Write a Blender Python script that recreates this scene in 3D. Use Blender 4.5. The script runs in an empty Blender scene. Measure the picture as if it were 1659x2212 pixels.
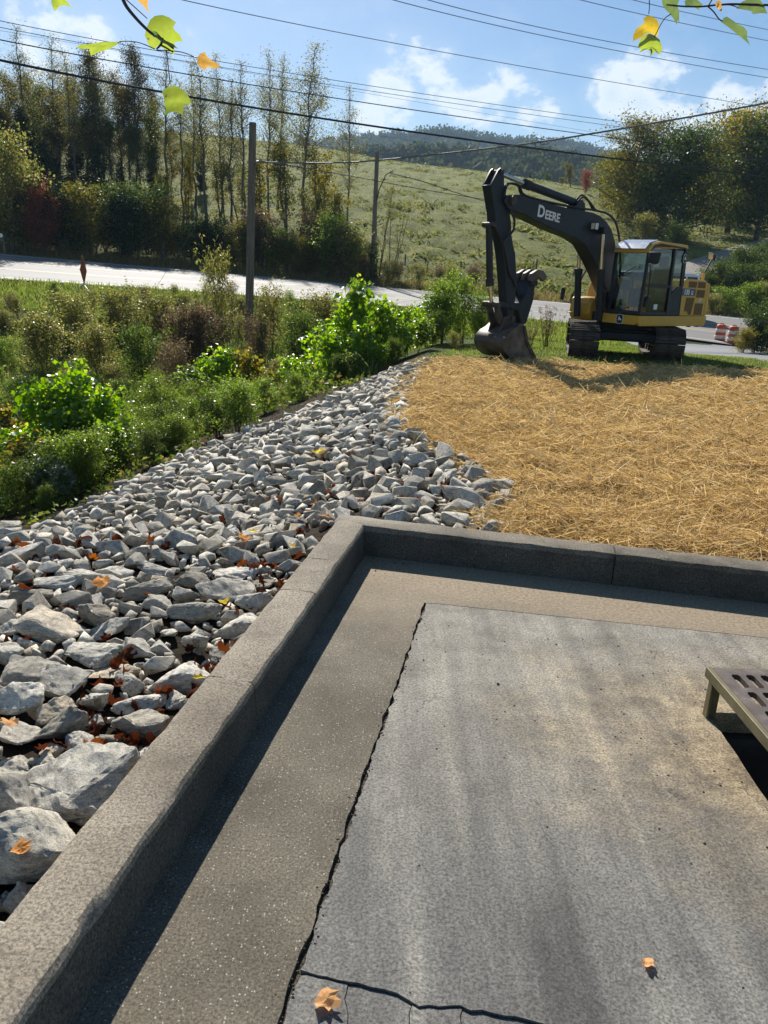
import bpy, bmesh, math, random
import numpy as np
from mathutils import Vector, Matrix, noise

RAD = math.radians
scene = bpy.context.scene
COL = scene.collection

# ------------------------------------------------------------------ camera
# photo coordinates used below: a 1659 x 2212 view of the photograph
F, EYE, PITCH, ROLL = 1662.0, 1.6, RAD(17.4), RAD(3.0)
_f = np.array([0, math.cos(PITCH), -math.sin(PITCH)])
_r0 = np.array([1.0, 0, 0]); _u0 = np.array([0, math.sin(PITCH), math.cos(PITCH)])
_r = math.cos(ROLL) * _r0 + math.sin(ROLL) * _u0
_u = -math.sin(ROLL) * _r0 + math.cos(ROLL) * _u0
cam = bpy.data.cameras.new('camera')
cam.sensor_fit = 'VERTICAL'; cam.sensor_height = 36.0; cam.lens = F / 2212 * 36.0
cam.clip_start = 0.05; cam.clip_end = 12000
camo = bpy.data.objects.new('camera', cam); COL.objects.link(camo)
camo.matrix_world = Matrix(((_r[0], _u[0], -_f[0], 0), (_r[1], _u[1], -_f[1], 0), (_r[2], _u[2], -_f[2], EYE), (0, 0, 0, 1)))
scene.camera = camo

# ------------------------------------------------------------------ light
SUN_EL, SUN_AZ = RAD(35.5), RAD(-14.8)          # azimuth from +Y towards +X
sd = Vector((math.sin(SUN_AZ) * math.cos(SUN_EL), math.cos(SUN_AZ) * math.cos(SUN_EL), math.sin(SUN_EL)))
sun = bpy.data.lights.new('sun', 'SUN'); sun.energy = 5.0; sun.angle = RAD(0.53); sun.color = (1.0, 0.95, 0.87)
suno = bpy.data.objects.new('sun', sun); COL.objects.link(suno)
suno.rotation_euler = sd.to_track_quat('Z', 'Y').to_euler()
scene.view_settings.view_transform = 'Standard'; scene.view_settings.look = 'None'
scene.view_settings.exposure = 0.85; scene.view_settings.gamma = 1.0
scene.view_settings.use_curve_mapping = False
scene.cycles.max_bounces = 8; scene.cycles.transparent_max_bounces = 16; scene.cycles.volume_bounces = 0
scene.cycles.use_denoising = True
HAZE = 0.00026                                    # density of the air, per metre

world = bpy.data.worlds.new('World'); scene.world = world; world.use_nodes = True
nt = world.node_tree; nt.nodes.clear()
def N(tree, t, **kw):
    n = tree.nodes.new(t)
    for k, v in kw.items(): setattr(n, k, v)
    return n
def L(tree, a, b): tree.links.new(a, b)
def vmath(tree, op, a, b=None):
    n = N(tree, 'ShaderNodeVectorMath', operation=op)
    for i, s in enumerate((a, b)):
        if s is None: continue
        if hasattr(s, 'links'): L(tree, s, n.inputs[i])
        else: n.inputs[i].default_value = s
    return n
def fmath(tree, op, a, b=None, clamp=False):
    n = N(tree, 'ShaderNodeMath', operation=op, use_clamp=clamp)
    for i, s in enumerate((a, b)):
        if s is None: continue
        if hasattr(s, 'links'): L(tree, s, n.inputs[i])
        else: n.inputs[i].default_value = s
    return n.outputs[0]
sky = N(nt, 'ShaderNodeTexSky', sky_type='NISHITA', sun_disc=False, sun_elevation=SUN_EL, sun_rotation=SUN_AZ,
        altitude=300, air_density=1.0, dust_density=0.4, ozone_density=2.0)
tc = N(nt, 'ShaderNodeTexCoord'); dirv = tc.outputs['Generated']
# cumulus: fractal noise in direction space, gathered in a band above the horizon and in a few heaps
sep = N(nt, 'ShaderNodeSeparateXYZ'); L(nt, dirv, sep.inputs[0])
mp = N(nt, 'ShaderNodeMapping'); L(nt, dirv, mp.inputs[0]); mp.inputs['Scale'].default_value = (1, 1, 1.7)
n1 = N(nt, 'ShaderNodeTexNoise'); n1.inputs['Scale'].default_value = 15; n1.inputs['Detail'].default_value = 9
n1.inputs['Roughness'].default_value = 0.6; L(nt, mp.outputs[0], n1.inputs['Vector'])
n2 = N(nt, 'ShaderNodeTexNoise'); n2.inputs['Scale'].default_value = 2.6; n2.inputs['Detail'].default_value = 3
L(nt, mp.outputs[0], n2.inputs['Vector'])
def pix_dir(x, y):
    d = _f + (x - 829.5) / F * _r + (1106 - y) / F * _u
    return d / np.linalg.norm(d)
heaps = None
for (x, y, rad) in [(865, 215, .062), (935, 195, .060), (1010, 235, .05), (1085, 200, .066), (1130, 250, .055), (1190, 245, .04), (1320, 205, .05), (1385, 235, .075),
                    (1465, 255, .055), (120, 80, .05), (60, 90, .045), (205, 105, .04), (800, 250, .045), (1560, 240, .045), (-190, 150, .09), (1830, 150, .1), (2120, 260, .09), (-450, 190, .08)]:
    dn = vmath(nt, 'DISTANCE', dirv, tuple(pix_dir(x, y))).outputs['Value']
    g = fmath(nt, 'MULTIPLY', fmath(nt, 'SUBTRACT', 1.0, fmath(nt, 'DIVIDE', dn, rad * 1.35), True), 0.44)
    heaps = g if heaps is None else fmath(nt, 'MAXIMUM', heaps, g)
val = fmath(nt, 'ADD', n1.outputs['Fac'], heaps)
val = fmath(nt, 'ADD', val, fmath(nt, 'MULTIPLY', fmath(nt, 'SUBTRACT', n2.outputs['Fac'], 0.5), 0.55))
rmp = N(nt, 'ShaderNodeMapRange'); rmp.inputs['From Min'].default_value = 0.71; rmp.inputs['From Max'].default_value = 0.83
L(nt, val, rmp.inputs['Value'])
veil = N(nt, 'ShaderNodeMapRange'); veil.inputs['From Min'].default_value = 0.56; veil.inputs['From Max'].default_value = 1.0
veil.inputs['To Max'].default_value = 0.24
L(nt, val, veil.inputs['Value'])
cov = fmath(nt, 'MAXIMUM', fmath(nt, 'MULTIPLY', rmp.outputs[0], 0.8), veil.outputs[0])
up = N(nt, 'ShaderNodeMapRange'); up.inputs['From Min'].default_value = 0.02; up.inputs['From Max'].default_value = 0.12
L(nt, sep.outputs['Z'], up.inputs['Value'])
cov = fmath(nt, 'MULTIPLY', cov, up.outputs[0])
# cloud brightness: thick heaps greyer than their rims
thick = N(nt, 'ShaderNodeMapRange'); thick.inputs['From Min'].default_value = 0.78; thick.inputs['From Max'].default_value = 1.2
L(nt, val, thick.inputs['Value'])
ccol = N(nt, 'ShaderNodeMix', data_type='RGBA'); L(nt, thick.outputs[0], ccol.inputs['Factor'])
ccol.inputs['A'].default_value = (10.5, 10.9, 11.3, 1); ccol.inputs['B'].default_value = (6.8, 8.2, 9.6, 1)
smix = N(nt, 'ShaderNodeMix', data_type='RGBA'); L(nt, cov, smix.inputs['Factor'])
hs = N(nt, 'ShaderNodeHueSaturation'); hs.inputs['Saturation'].default_value = 1.22; L(nt, sky.outputs[0], hs.inputs['Color'])
L(nt, hs.outputs[0], smix.inputs['A']); L(nt, ccol.outputs['Result'], smix.inputs['B'])
bg = N(nt, 'ShaderNodeBackground'); bg.inputs['Strength'].default_value = 0.06
wo = N(nt, 'ShaderNodeOutputWorld'); L(nt, smix.outputs['Result'], bg.inputs['Color']); L(nt, bg.outputs[0], wo.inputs[0])

# ------------------------------------------------------------------ helpers
def ray(x, y): return _f + (x - 829.5) / F * _r + (1106 - y) / F * _u
def PD(x, y, D):
    d = ray(x, y); p = d * (D / d[1]); p[2] += EYE; return p
def PZ(x, y, z):
    d = ray(x, y); p = d * ((z - EYE) / d[2]); p[2] += EYE; return p
def project(p):
    v = np.asarray(p, float) - np.array([0, 0, EYE]); w = v @ _f
    return 829.5 + F * (v @ _r) / w, 1106 - F * (v @ _u) / w, w

def mesh_np(name, V, Fc):
    V = np.ascontiguousarray(V, dtype=np.float32); Fc = np.ascontiguousarray(Fc, dtype=np.int32)
    me = bpy.data.meshes.new(name); n = len(V); m, k = Fc.shape
    me.vertices.add(n); me.vertices.foreach_set('co', V.ravel())
    me.loops.add(m * k); me.loops.foreach_set('vertex_index', Fc.ravel())
    me.polygons.add(m); me.polygons.foreach_set('loop_start', np.arange(0, m * k, k, dtype=np.int32))
    me.update(calc_edges=True)
    return me
def link(name, me, m=None, parent=None, loc=(0, 0, 0), rot=(0, 0, 0), scale=(1, 1, 1)):
    o = bpy.data.objects.new(name, me); COL.objects.link(o)
    if m is not None and me is not None and not me.materials: me.materials.append(m)
    o.parent = parent; o.location = loc; o.rotation_euler = rot; o.scale = scale
    return o
def tag(o, label=None, cat=None, group=None, kind=None):
    if label: o['label'] = label
    if cat: o['category'] = cat
    if group: o['group'] = group
    if kind: o['kind'] = kind
    return o
def thing(name, label, cat, loc=(0, 0, 0), rz=0.0, group=None, scale=(1, 1, 1)):
    o = bpy.data.objects.new(name, None); COL.objects.link(o); o.empty_display_size = 0.1
    o.location = loc; o.rotation_euler = (0, 0, rz); o.scale = scale
    return tag(o, label, cat, group)
def smooth(me, ang=None):
    me.polygons.foreach_set('use_smooth', np.ones(len(me.polygons), dtype=bool))
    if ang is not None: me.set_sharp_from_angle(angle=RAD(ang))
    return me

class MB:
    """collects shapes into one mesh"""
    def __init__(s): s.v = []; s.f = []
    def add(s, vs, fs):
        o = len(s.v); s.v += [tuple(map(float, v)) for v in vs]; s.f += [tuple(i + o for i in f) for f in fs]; return s
    def box(s, x0, x1, y0, y1, z0, z1):
        vs = [(x, y, z) for z in (z0, z1) for y in (y0, y1) for x in (x0, x1)]
        return s.add(vs, [(0, 2, 3, 1), (4, 5, 7, 6), (0, 1, 5, 4), (2, 6, 7, 3), (0, 4, 6, 2), (1, 3, 7, 5)])
    def prism(s, poly, t0, t1, axis='y'):
        """poly of (p,q); extruded along axis between t0 and t1"""
        n = len(poly)
        f = {'y': lambda p, t: (p[0], t, p[1]), 'x': lambda p, t: (t, p[0], p[1]), 'z': lambda p, t: (p[0], p[1], t)}[axis]
        vs = [f(p, t0) for p in poly] + [f(p, t1) for p in poly]
        fs = [tuple(range(n))[::-1], tuple(range(n, 2 * n))] + [(i, (i + 1) % n, n + (i + 1) % n, n + i) for i in range(n)]
        return s.add(vs, fs)
    def tube(s, pts, rad, n=8, cap=True):
        pts = [Vector(p) for p in pts]; m = len(pts)
        if not hasattr(rad, '__len__'): rad = [rad] * m
        vs = []; prev = None
        for i, p in enumerate(pts):
            d = (pts[min(i + 1, m - 1)] - pts[max(i - 1, 0)]).normalized()
            if prev is None:
                a = d.cross(Vector((0, 0, 1)) if abs(d.z) < 0.9 else Vector((1, 0, 0))).normalized()
            else:
                a = (prev - d * prev.dot(d)); a = a.normalized() if a.length > 1e-6 else d.orthogonal().normalized()
            prev = a; b = d.cross(a)
            for k in range(n):
                t = 2 * math.pi * k / n
                vs.append(p + (a * math.cos(t) + b * math.sin(t)) * rad[i])
        fs = [(i * n + k, i * n + (k + 1) % n, (i + 1) * n + (k + 1) % n, (i + 1) * n + k) for i in range(m - 1) for k in range(n)]
        if cap: fs += [tuple(range(n))[::-1], tuple((m - 1) * n + k for k in range(n))]
        return s.add(vs, fs)
    def cyl(s, p0, p1, r, n=16): return s.tube([p0, p1], r, n)
    def lathe(s, prof, n=20, c=(0, 0, 0)):
        m = len(prof); vs = [(c[0] + r * math.cos(2 * math.pi * k / n), c[1] + r * math.sin(2 * math.pi * k / n), c[2] + z) for r, z in prof for k in range(n)]
        fs = [(i * n + k, i * n + (k + 1) % n, (i + 1) * n + (k + 1) % n, (i + 1) * n + k) for i in range(m - 1) for k in range(n)]
        fs += [tuple(range(n))[::-1], tuple((m - 1) * n + k for k in range(n))]
        return s.add(vs, fs)
    def xf(s, M):
        s.v = [tuple(M @ Vector(v)) for v in s.v]; return s
    def build(s, name, m, parent=None, bevel=0, seg=2, sm=None, **kw):
        me = bpy.data.meshes.new(name); me.from_pydata(s.v, [], s.f); me.update()
        if sm is not None: smooth(me, sm)
        o = link(name, me, m, parent, **kw)
        if bevel:
            b = o.modifiers.new('bevel', 'BEVEL'); b.width = bevel; b.segments = seg; b.limit_method = 'ANGLE'; b.angle_limit = RAD(35)
            smooth(me, 40)
        return o

# ------------------------------------------------------------------ materials
def newmat(name):
    m = bpy.data.materials.new(name); m.use_nodes = True; t = m.node_tree; t.nodes.clear()
    return m, t, N(t, 'ShaderNodeOutputMaterial')
def ramp(t, fac, cols):
    r = N(t, 'ShaderNodeValToRGB'); e = r.color_ramp.elements
    while len(e) < len(cols): e.new(0.5)
    for i, (p, c) in enumerate(cols): e[i].position = p; e[i].color = (*c, 1)
    L(t, fac, r.inputs[0]); return r.outputs[0]
def tnoise(t, vec, scale, detail=6, rough=0.55, dist=0.0):
    n = N(t, 'ShaderNodeTexNoise'); n.inputs['Scale'].default_value = scale; n.inputs['Detail'].default_value = detail
    n.inputs['Roughness'].default_value = rough; n.inputs['Distortion'].default_value = dist
    if vec is not None: L(t, vec, n.inputs['Vector'])
    return n.outputs['Fac']
def mixc(t, fac, a, b, mode='MIX'):
    n = N(t, 'ShaderNodeMix', data_type='RGBA', blend_type=mode)
    for s, i in ((fac, 'Factor'), (a, 'A'), (b, 'B')):
        if hasattr(s, 'links'): L(t, s, n.inputs[i])
        elif i == 'Factor': n.inputs[i].default_value = s
        else: n.inputs[i].default_value = (*s, 1)
    return n.outputs['Result']
def bumpn(t, h, strength, dist, prev=None):
    b = N(t, 'ShaderNodeBump'); b.inputs['Strength'].default_value = strength; b.inputs['Distance'].default_value = dist
    L(t, h, b.inputs['Height'])
    if prev is not None: L(t, prev, b.inputs['Normal'])
    return b.outputs[0]
def pmat(name, cols, scale=4, rough=0.8, bump=0.3, bscale=40, bdist=0.01, metal=0.0, coord='Object', detail=8, spec=0.4, rvar=0.0, island=0.0):
    m, t, out = newmat(name); c = N(t, 'ShaderNodeTexCoord').outputs[coord]
    b = N(t, 'ShaderNodeBsdfPrincipled'); L(t, b.outputs[0], out.inputs[0])
    nz = tnoise(t, c, scale, detail)
    col = ramp(t, nz, cols)
    if rvar or island:
        src = N(t, 'ShaderNodeObjectInfo').outputs['Random'] if rvar else N(t, 'ShaderNodeNewGeometry').outputs['Random Per Island']
        a = rvar or island
        k = N(t, 'ShaderNodeMapRange'); k.inputs['To Min'].default_value = 1 - a; k.inputs['To Max'].default_value = 1 + a
        L(t, src, k.inputs['Value'])
        h = N(t, 'ShaderNodeHueSaturation'); L(t, k.outputs[0], h.inputs['Value']); L(t, col, h.inputs['Color']); col = h.outputs[0]
    L(t, col, b.inputs['Base Color'])
    b.inputs['Roughness'].default_value = rough; b.inputs['Metallic'].default_value = metal; b.inputs['Specular IOR Level'].default_value = spec
    if bump: L(t, bumpn(t, tnoise(t, c, bscale, 5), bump, bdist), b.inputs['Normal'])
    return m
def leafmat(name, cols, trans=0.5, gloss=0.12, rough=0.45):
    """thin leaves: colour differs per leaf, light passes through"""
    m, t, out = newmat(name)
    g = N(t, 'ShaderNodeNewGeometry'); oi = N(t, 'ShaderNodeObjectInfo')
    fac = fmath(t, 'FRACT', fmath(t, 'ADD', g.outputs['Random Per Island'], fmath(t, 'MULTIPLY', oi.outputs['Random'], 0.0)))
    col = ramp(t, fac, cols)
    d = N(t, 'ShaderNodeBsdfDiffuse'); L(t, col, d.inputs['Color'])
    tr = N(t, 'ShaderNodeBsdfTranslucent')
    hs = N(t, 'ShaderNodeHueSaturation'); hs.inputs['Value'].default_value = 1.5; hs.inputs['Saturation'].default_value = 1.1
    L(t, col, hs.inputs['Color']); L(t, hs.outputs[0], tr.inputs['Color'])
    mx = N(t, 'ShaderNodeMixShader'); mx.inputs[0].default_value = trans; L(t, d.outputs[0], mx.inputs[1]); L(t, tr.outputs[0], mx.inputs[2])
    gl = N(t, 'ShaderNodeBsdfGlossy'); gl.inputs['Roughness'].default_value = rough
    fr = N(t, 'ShaderNodeFresnel'); fr.inputs[0].default_value = 1.4
    m2 = N(t, 'ShaderNodeMixShader'); L(t, fmath(t, 'MULTIPLY', fr.outputs[0], gloss * .45, True), m2.inputs[0])
    L(t, mx.outputs[0], m2.inputs[1]); L(t, gl.outputs[0], m2.inputs[2]); L(t, m2.outputs[0], out.inputs[0])
    return m
def flat(name, c, rough=0.5, metal=0.0, spec=0.5, coat=0.0):
    m, t, out = newmat(name); b = N(t, 'ShaderNodeBsdfPrincipled'); L(t, b.outputs[0], out.inputs[0])
    cc = N(t, 'ShaderNodeTexCoord').outputs['Object']
    nz = tnoise(t, cc, 6, 6)
    L(t, mixc(t, fmath(t, 'MULTIPLY', nz, 0.35), c, tuple(x * 0.6 for x in c)), b.inputs['Base Color'])
    r = N(t, 'ShaderNodeMapRange'); r.inputs['To Min'].default_value = max(0.03, rough - 0.12); r.inputs['To Max'].default_value = min(1, rough + 0.12)
    L(t, nz, r.inputs['Value']); L(t, r.outputs[0], b.inputs['Roughness'])
    b.inputs['Metallic'].default_value = metal; b.inputs['Specular IOR Level'].default_value = spec; b.inputs['Coat Weight'].default_value = coat
    return m
# ------------------------------------------------------------------ terrain
def sstep(x, a, b):
    t = np.clip((x - a) / (b - a), 0, 1); return t * t * (3 - 2 * t)
def itp(x, tab): return np.interp(x, [p[0] for p in tab], [p[1] for p in tab])
NEAR_T = [(-90, 2.0), (-40, .95), (-16, .52), (-8, .42), (2, .24), (8, -.1), (15, -.66), (30, -1.3), (90, -3.2)]
FAR_T = [(-90, 3.6), (-60, 2.7), (-22, 1.43), (-9, .99), (2.7, .59), (18.5, .1), (40, -.7), (90, -2.2)]
RY0, RY1 = 32.0, 45.0
def roadz(x, y):
    v = np.clip((y - RY0) / (RY1 - RY0), 0, 1); return itp(x, NEAR_T) * (1 - v) + itp(x, FAR_T) * v
EDGE_T = [(4.2, -.25), (4.6, -.1), (5.2, .2), (6.5, .2), (7.3, .05), (9.9, .1), (12.5, .35), (15, .6), (20, 1.4), (40, 6)]
PAD_T = [(3, .1), (7, .1), (12, .05), (15, .02), (19, 0), (24, -.38), (30, -.62), (33, -.8), (60, -3)]
DRV_T = [(8, .05), (16, -.2), (18, -.28), (23.5, -.42), (30, -.6), (33, -.72)]
_cp = np.array([(-6, 11, -2.2), (-10, 9, -2.6), (-16, 6, -2.7), (-3, 12.5, -1.5), (0, 15.5, -.9), (-5, 20, -1.55), (-5, 27, -1.1), (-15, 20, -1.6), (-25, 22, -1.0),
                (-9, 15, -2.0), (3, 22, -.8), (1, 27, -.7), (8, 28, -.6), (16, 28, -.55), (24, 26, -.6), (40, 24, -.8), (-40, 20, -.6), (-30, 5, -2.2), (-60, 0, -1), (60, 0, -.5),
                (-35, 30.5, .55), (-16, 30.5, .15), (-8, 30.5, .05), (2, 30.5, -.1), (9, 30.5, -.5), (15, 31, -.8), (30, 30.5, -1.4), (0, 5, -1.2), (-4, 2, -2.4), (10, 12, -.6), (0, -20, -.8), (-20, -20, -1.6), (30, -20, -.5)])
def _phi(r): return np.sqrt(r * r + 9.0)
_A = _phi(np.linalg.norm(_cp[:, None, :2] - _cp[None, :, :2], axis=2))
_w = np.linalg.solve(_A + np.eye(len(_cp)) * .02, _cp[:, 2] + .8)
def fieldz(x, y):
    x = np.asarray(x, float); y = np.asarray(y, float); z = np.zeros(np.broadcast(x, y).shape) - .8
    for (a, b, _), w in zip(_cp, _w): z = z + w * _phi(np.hypot(x - a, y - b))
    return np.clip(z, -3.2, 2.5)
KS = 0.175                                           # lean of the left kerb: x gains KS per metre of y
CX, CY = -0.11, 4.25                                 # inner corner of the kerbs
BS = -0.19                                           # the back kerb: y changes BS per metre of x
KH, KW = 0.178, 0.185
def kerb_in_x(y): return CX + KS * (y - CY)
def back_in_y(x): return CY + BS * (x - CX)
HILL_T = [(-200, 36)] + [(float(PD(a, b, 174)[0]), float(PD(a, b, 174)[2]) - float(itp(PD(a, b, 174)[0], FAR_T)) - .2) for a, b in [(0, 262), (430, 290), (700, 318), (840, 347), (1000, 366), (1230, 402), (1400, 425), (1659, 430)]] + [(260, 20)]
def hill(x, y):
    s = np.maximum(y - 46.0, 0); A = itp(x, HILL_T)
    t = np.clip(s / 128, 0, 1)
    z = A * (0.55 * t + 0.45 * np.sin(t * math.pi / 2)) * sstep(s, -14, 10) - np.maximum(s - 128, 0) * .16 - 6 * sstep(s, 150, 230)
    z = np.where(s > 128, np.maximum(z, -14), z)
    return itp(x, FAR_T) - .15 + z
def gz(x, y):
    x = np.asarray(x, float); y = np.asarray(y, float)
    fz = fieldz(x, np.minimum(y, 34))
    d = itp(y, EDGE_T) - x
    sl = np.where(d > 0, d, 0); sl = np.sqrt(sl * sl + .02) - .1414 + np.where(d > 0, 0, 0)
    pad = itp(y, PAD_T) - .38 * sl
    pad = pad - .5 * sstep(x, 16, 30)
    bench = .04 - .42 * np.maximum(-2.7 - x, 0)
    wb = sstep(y, 4.55 - .06 * x, 4.05 - .06 * x)
    p = pad * (1 - wb) + bench * wb
    k = .12; z = np.maximum(p, fz) + k * np.exp(-np.abs(p - fz) / k) * .4
    # roads
    dw = sstep(x, 8.9, 9.3) * sstep(x, 14.1, 13.6) * sstep(y, 6, 8) * sstep(y, 34, 32.5)
    z = z * (1 - dw) + (itp(y, DRV_T) - .07) * dw
    wr = sstep(y, 31.0, 31.9) * sstep(y, 46.5, 45.1)
    z = z * (1 - wr) + (roadz(x, y) - .07) * wr
    hz = hill(x, y); wh = sstep(y, 45.0, 46.5)
    z = z * (1 - wh) + hz * wh
    # under the parking slab
    ins = (x > kerb_in_x(y) - .09) & (y < back_in_y(x) + .09)
    z = np.where(ins, -.13, z)
    hole = (x > 1.25) & (x < 2.6) & (y > 1.2) & (y < 2.76)
    z = np.where(hole, -1.3, z)
    return z
def g1(x, y): return float(gz(np.array([x]), np.array([y]))[0])
def hit(px, py, D0=3.0, D1=400.0):
    d = ray(px, py); D = np.geomspace(D0, D1, 3000); P = d[None, :] * (D / d[1])[:, None]
    z = P[:, 2] + EYE; g = gz(P[:, 0], D); i = np.argmax(z < g)
    return (float(P[i, 0]), float(D[i]), float(g[i]))
def stand(px, pytop, D):
    p = PD(px, pytop, D); z = g1(p[0], p[1]); return (float(p[0]), float(p[1]), z), float(p[2] - z)

def grow(a, b, step, k):
    out = [a]
    while out[-1] < b: out.append(out[-1] + step); step *= k
    return out
xs = np.array(sorted(set([-v for v in grow(7.0, 2600, .5, 1.055)] + list(np.arange(-7, 4, .14)) + [v for v in grow(4.0, 2600, .3, 1.05)])))
ys = np.array(sorted(set([-v for v in grow(0.0, 900, .6, 1.2)] + list(np.arange(0, 16, .16)) + [v for v in grow(16.0, 60, .3, 1.01)] + [v for v in grow(60, 2600, .9, 1.035)])))
GX, GY = np.meshgrid(xs, ys); GZ = gz(GX, GY)
nx, ny = len(xs), len(ys)
fine = np.random.RandomState(3)
dist = np.hypot(GX, GY)
# pasture tussocks and small unevenness are real relief
bumps = np.array([[noise.fractal((x * .55, y * .55, 3.0), 1.0, 2.0, 3) if (46 < y < 190 and abs(x) < 130) else 0.0 for x in xs] for y in ys])
GZ = GZ + np.where(GY > 46.5, bumps * .34, 0)
idx = (np.arange(ny - 1)[:, None] * nx + np.arange(nx - 1)[None, :]).ravel()
gme = mesh_np('ground', np.stack([GX, GY, GZ], -1).reshape(-1, 3), np.stack([idx, idx + 1, idx + nx + 1, idx + nx], 1))
smooth(gme)
def edge_straw(y): return itp(y, [(4.3, .62), (4.67, .66), (5.2, .86), (5.8, .72), (6.58, .48), (7.28, .12), (8.5, .1), (9.94, .16), (12.47, .40), (14.9, .74), (16, 1.0)])
def far_straw(x): return itp(x, [(0, 14.3), (.8, 14.9), (3, 15.5), (7.5, 15.6), (9, 15.6), (20, 15.6)])
C = np.zeros((ny, nx, 3)) + np.array([.075, .085, .03])                      # field
def put(mask, c): C[:] = C * (1 - mask[..., None]) + np.array(c) * mask[..., None]
wob = bumps * 0
put(sstep(GY, 46, 48), (.175, .19, .06))                                     # pasture
put(sstep(GY, 175, 190), (.03, .05, .02))
put(sstep(GX, .3 + (GY - 15) * .1, .8 + (GY - 15) * .1) * sstep(GY, 15, 15.5) * sstep(GY, 31.8, 31.2), (.085, .11, .03))
put(sstep(GX, edge_straw(GY) - .25, edge_straw(GY)) * sstep(GY, 15.4, 14.8) * sstep(GX, 14, 12), (.24, .175, .095))
rockm = sstep(itp(GY, EDGE_T) - GX, -.9, -.5) * sstep(GX, edge_straw(GY) + .05, edge_straw(GY) - .15) * sstep(GY, 15.6, 14.6) * sstep(GX, -9.5, -8)
rockm = np.maximum(rockm * (GZ > fieldz(GX, np.minimum(GY, 34)) - .1), sstep(GY, 4.6, 4.3) * sstep(GX, -4.5, -3.5) * (GX < 0))
put(rockm, (.06, .045, .032))
ca = gme.color_attributes.new('cover', 'FLOAT_COLOR', 'POINT')
ca.data.foreach_set('color', np.concatenate([C.reshape(-1, 3), np.ones((nx * ny, 1))], 1).astype(np.float32).ravel())
m, t, out = newmat('ground_cover'); b = N(t, 'ShaderNodeBsdfPrincipled'); L(t, b.outputs[0], out.inputs[0]); b.inputs['Roughness'].default_value = .95; b.inputs['Specular IOR Level'].default_value = .1
at = N(t, 'ShaderNodeAttribute', attribute_name='cover'); cc = N(t, 'ShaderNodeTexCoord').outputs['Object']
v1 = ramp(t, tnoise(t, cc, .35, 9, .65), [(.3, (.62, .62, .55)), (.5, (1, 1, 1)), (.72, (1.45, 1.3, 1.0))])
v2 = ramp(t, tnoise(t, cc, 5, 8, .7), [(.3, (.55, .55, .5)), (.7, (1.4, 1.4, 1.3))])
col = mixc(t, 1.0, mixc(t, 1.0, at.outputs['Color'], v1, 'MULTIPLY'), v2, 'MULTIPLY')
L(t, col, b.inputs['Base Color'])
L(t, bumpn(t, tnoise(t, cc, 3, 10, .75), .9, .3), b.inputs['Normal'])
tag(link('ground', gme, m), kind='structure')

# ------------------------------------------------------------------ road, driveway, track
def strip_sheet(name, xs_, rows, zf, m):
    V = []; k = len(rows)
    for x in xs_:
        for r in rows: V.append((x, r, zf(x, r)))
    Fq = [(i * k + j, (i + 1) * k + j, (i + 1) * k + j + 1, i * k + j + 1) for i in range(len(xs_) - 1) for j in range(k - 1)]
    return link(name, mesh_np(name, np.array(V), np.array(Fq)), m)
def roadmat(name, ca, cb, rough, bs):
    m, t, out = newmat(name); b = N(t, 'ShaderNodeBsdfPrincipled'); L(t, b.outputs[0], out.inputs[0])
    cc = N(t, 'ShaderNodeTexCoord').outputs['Object']
    mp = N(t, 'ShaderNodeMapping'); L(t, cc, mp.inputs[0]); mp.inputs['Scale'].default_value = (.06, 1, 1)
    c1 = ramp(t, tnoise(t, mp.outputs[0], 1.3, 6), [(.3, ca), (.7, cb)])
    c2 = ramp(t, tnoise(t, cc, 60, 6, .7), [(.25, (.75, .75, .75)), (.75, (1.2, 1.2, 1.2))])
    L(t, mixc(t, 1, c1, c2, 'MULTIPLY'), b.inputs['Base Color']); b.inputs['Roughness'].default_value = rough
    b.inputs['Specular IOR Level'].default_value = .5
    L(t, bumpn(t, tnoise(t, cc, 90, 4), .35, .01), b.inputs['Normal']); return m
M_ROAD = roadmat('worn_asphalt', (.125, .12, .112), (.175, .167, .155), .78, 90)
M_DRIVE = roadmat('driveway_asphalt', (.17, .17, .17), (.24, .24, .235), .6, 90)
M_LINE = pmat('road_paint_white', [(.3, (.6, .6, .57)), (.7, (.8, .8, .77))], 30, .6, .1, 80)
M_YEL = pmat('road_paint_yellow', [(.3, (.62, .5, .26)), (.7, (.75, .6, .3))], 30, .6, .1, 80)
rx = np.arange(-86, 88, 1.0)
tag(strip_sheet('road', rx, np.linspace(RY0, RY1, 14), lambda x, y: float(roadz(x, y)), M_ROAD), kind='structure')
for y0, w, mm in [(32.5, .14, M_LINE), (36.5, .13, M_YEL), (40.3, .13, M_YEL), (44.3, .14, M_LINE)]:
    tag(strip_sheet('road_marking', rx, [y0, y0 + w], lambda x, y: float(roadz(x, y)) + .006, mm), kind='structure')
for x0 in np.arange(-84, 84, 12):
    tag(strip_sheet('road_marking', [x0, x0 + 1.5, x0 + 3], [37.1, 37.2], lambda x, y: float(roadz(x, y)) + .006, M_YEL), kind='structure')
dy = np.arange(7.5, 33.3, .5)
V = []; Fq = []
for i, y in enumerate(dy):
    a = 9.2 - 1.6 * sstep(y, 27, 33) + .05 * math.sin(y * 2); c = 13.7 + 2.2 * sstep(y, 30, 33)
    for j, x in enumerate(np.linspace(a, c, 6)):
        V.append((x, y, float(itp(y, DRV_T)) * (1 - sstep(y, 30.5, 33)) + (float(roadz(x, 32.0)) - .012) * sstep(y, 30.5, 33)))
        if i and j: k = i * 6 + j; Fq.append((k - 7, k - 6, k, k - 1))
tag(link('driveway', smooth(mesh_np('driveway', np.array(V), np.array(Fq))), M_DRIVE), kind='structure')
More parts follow.
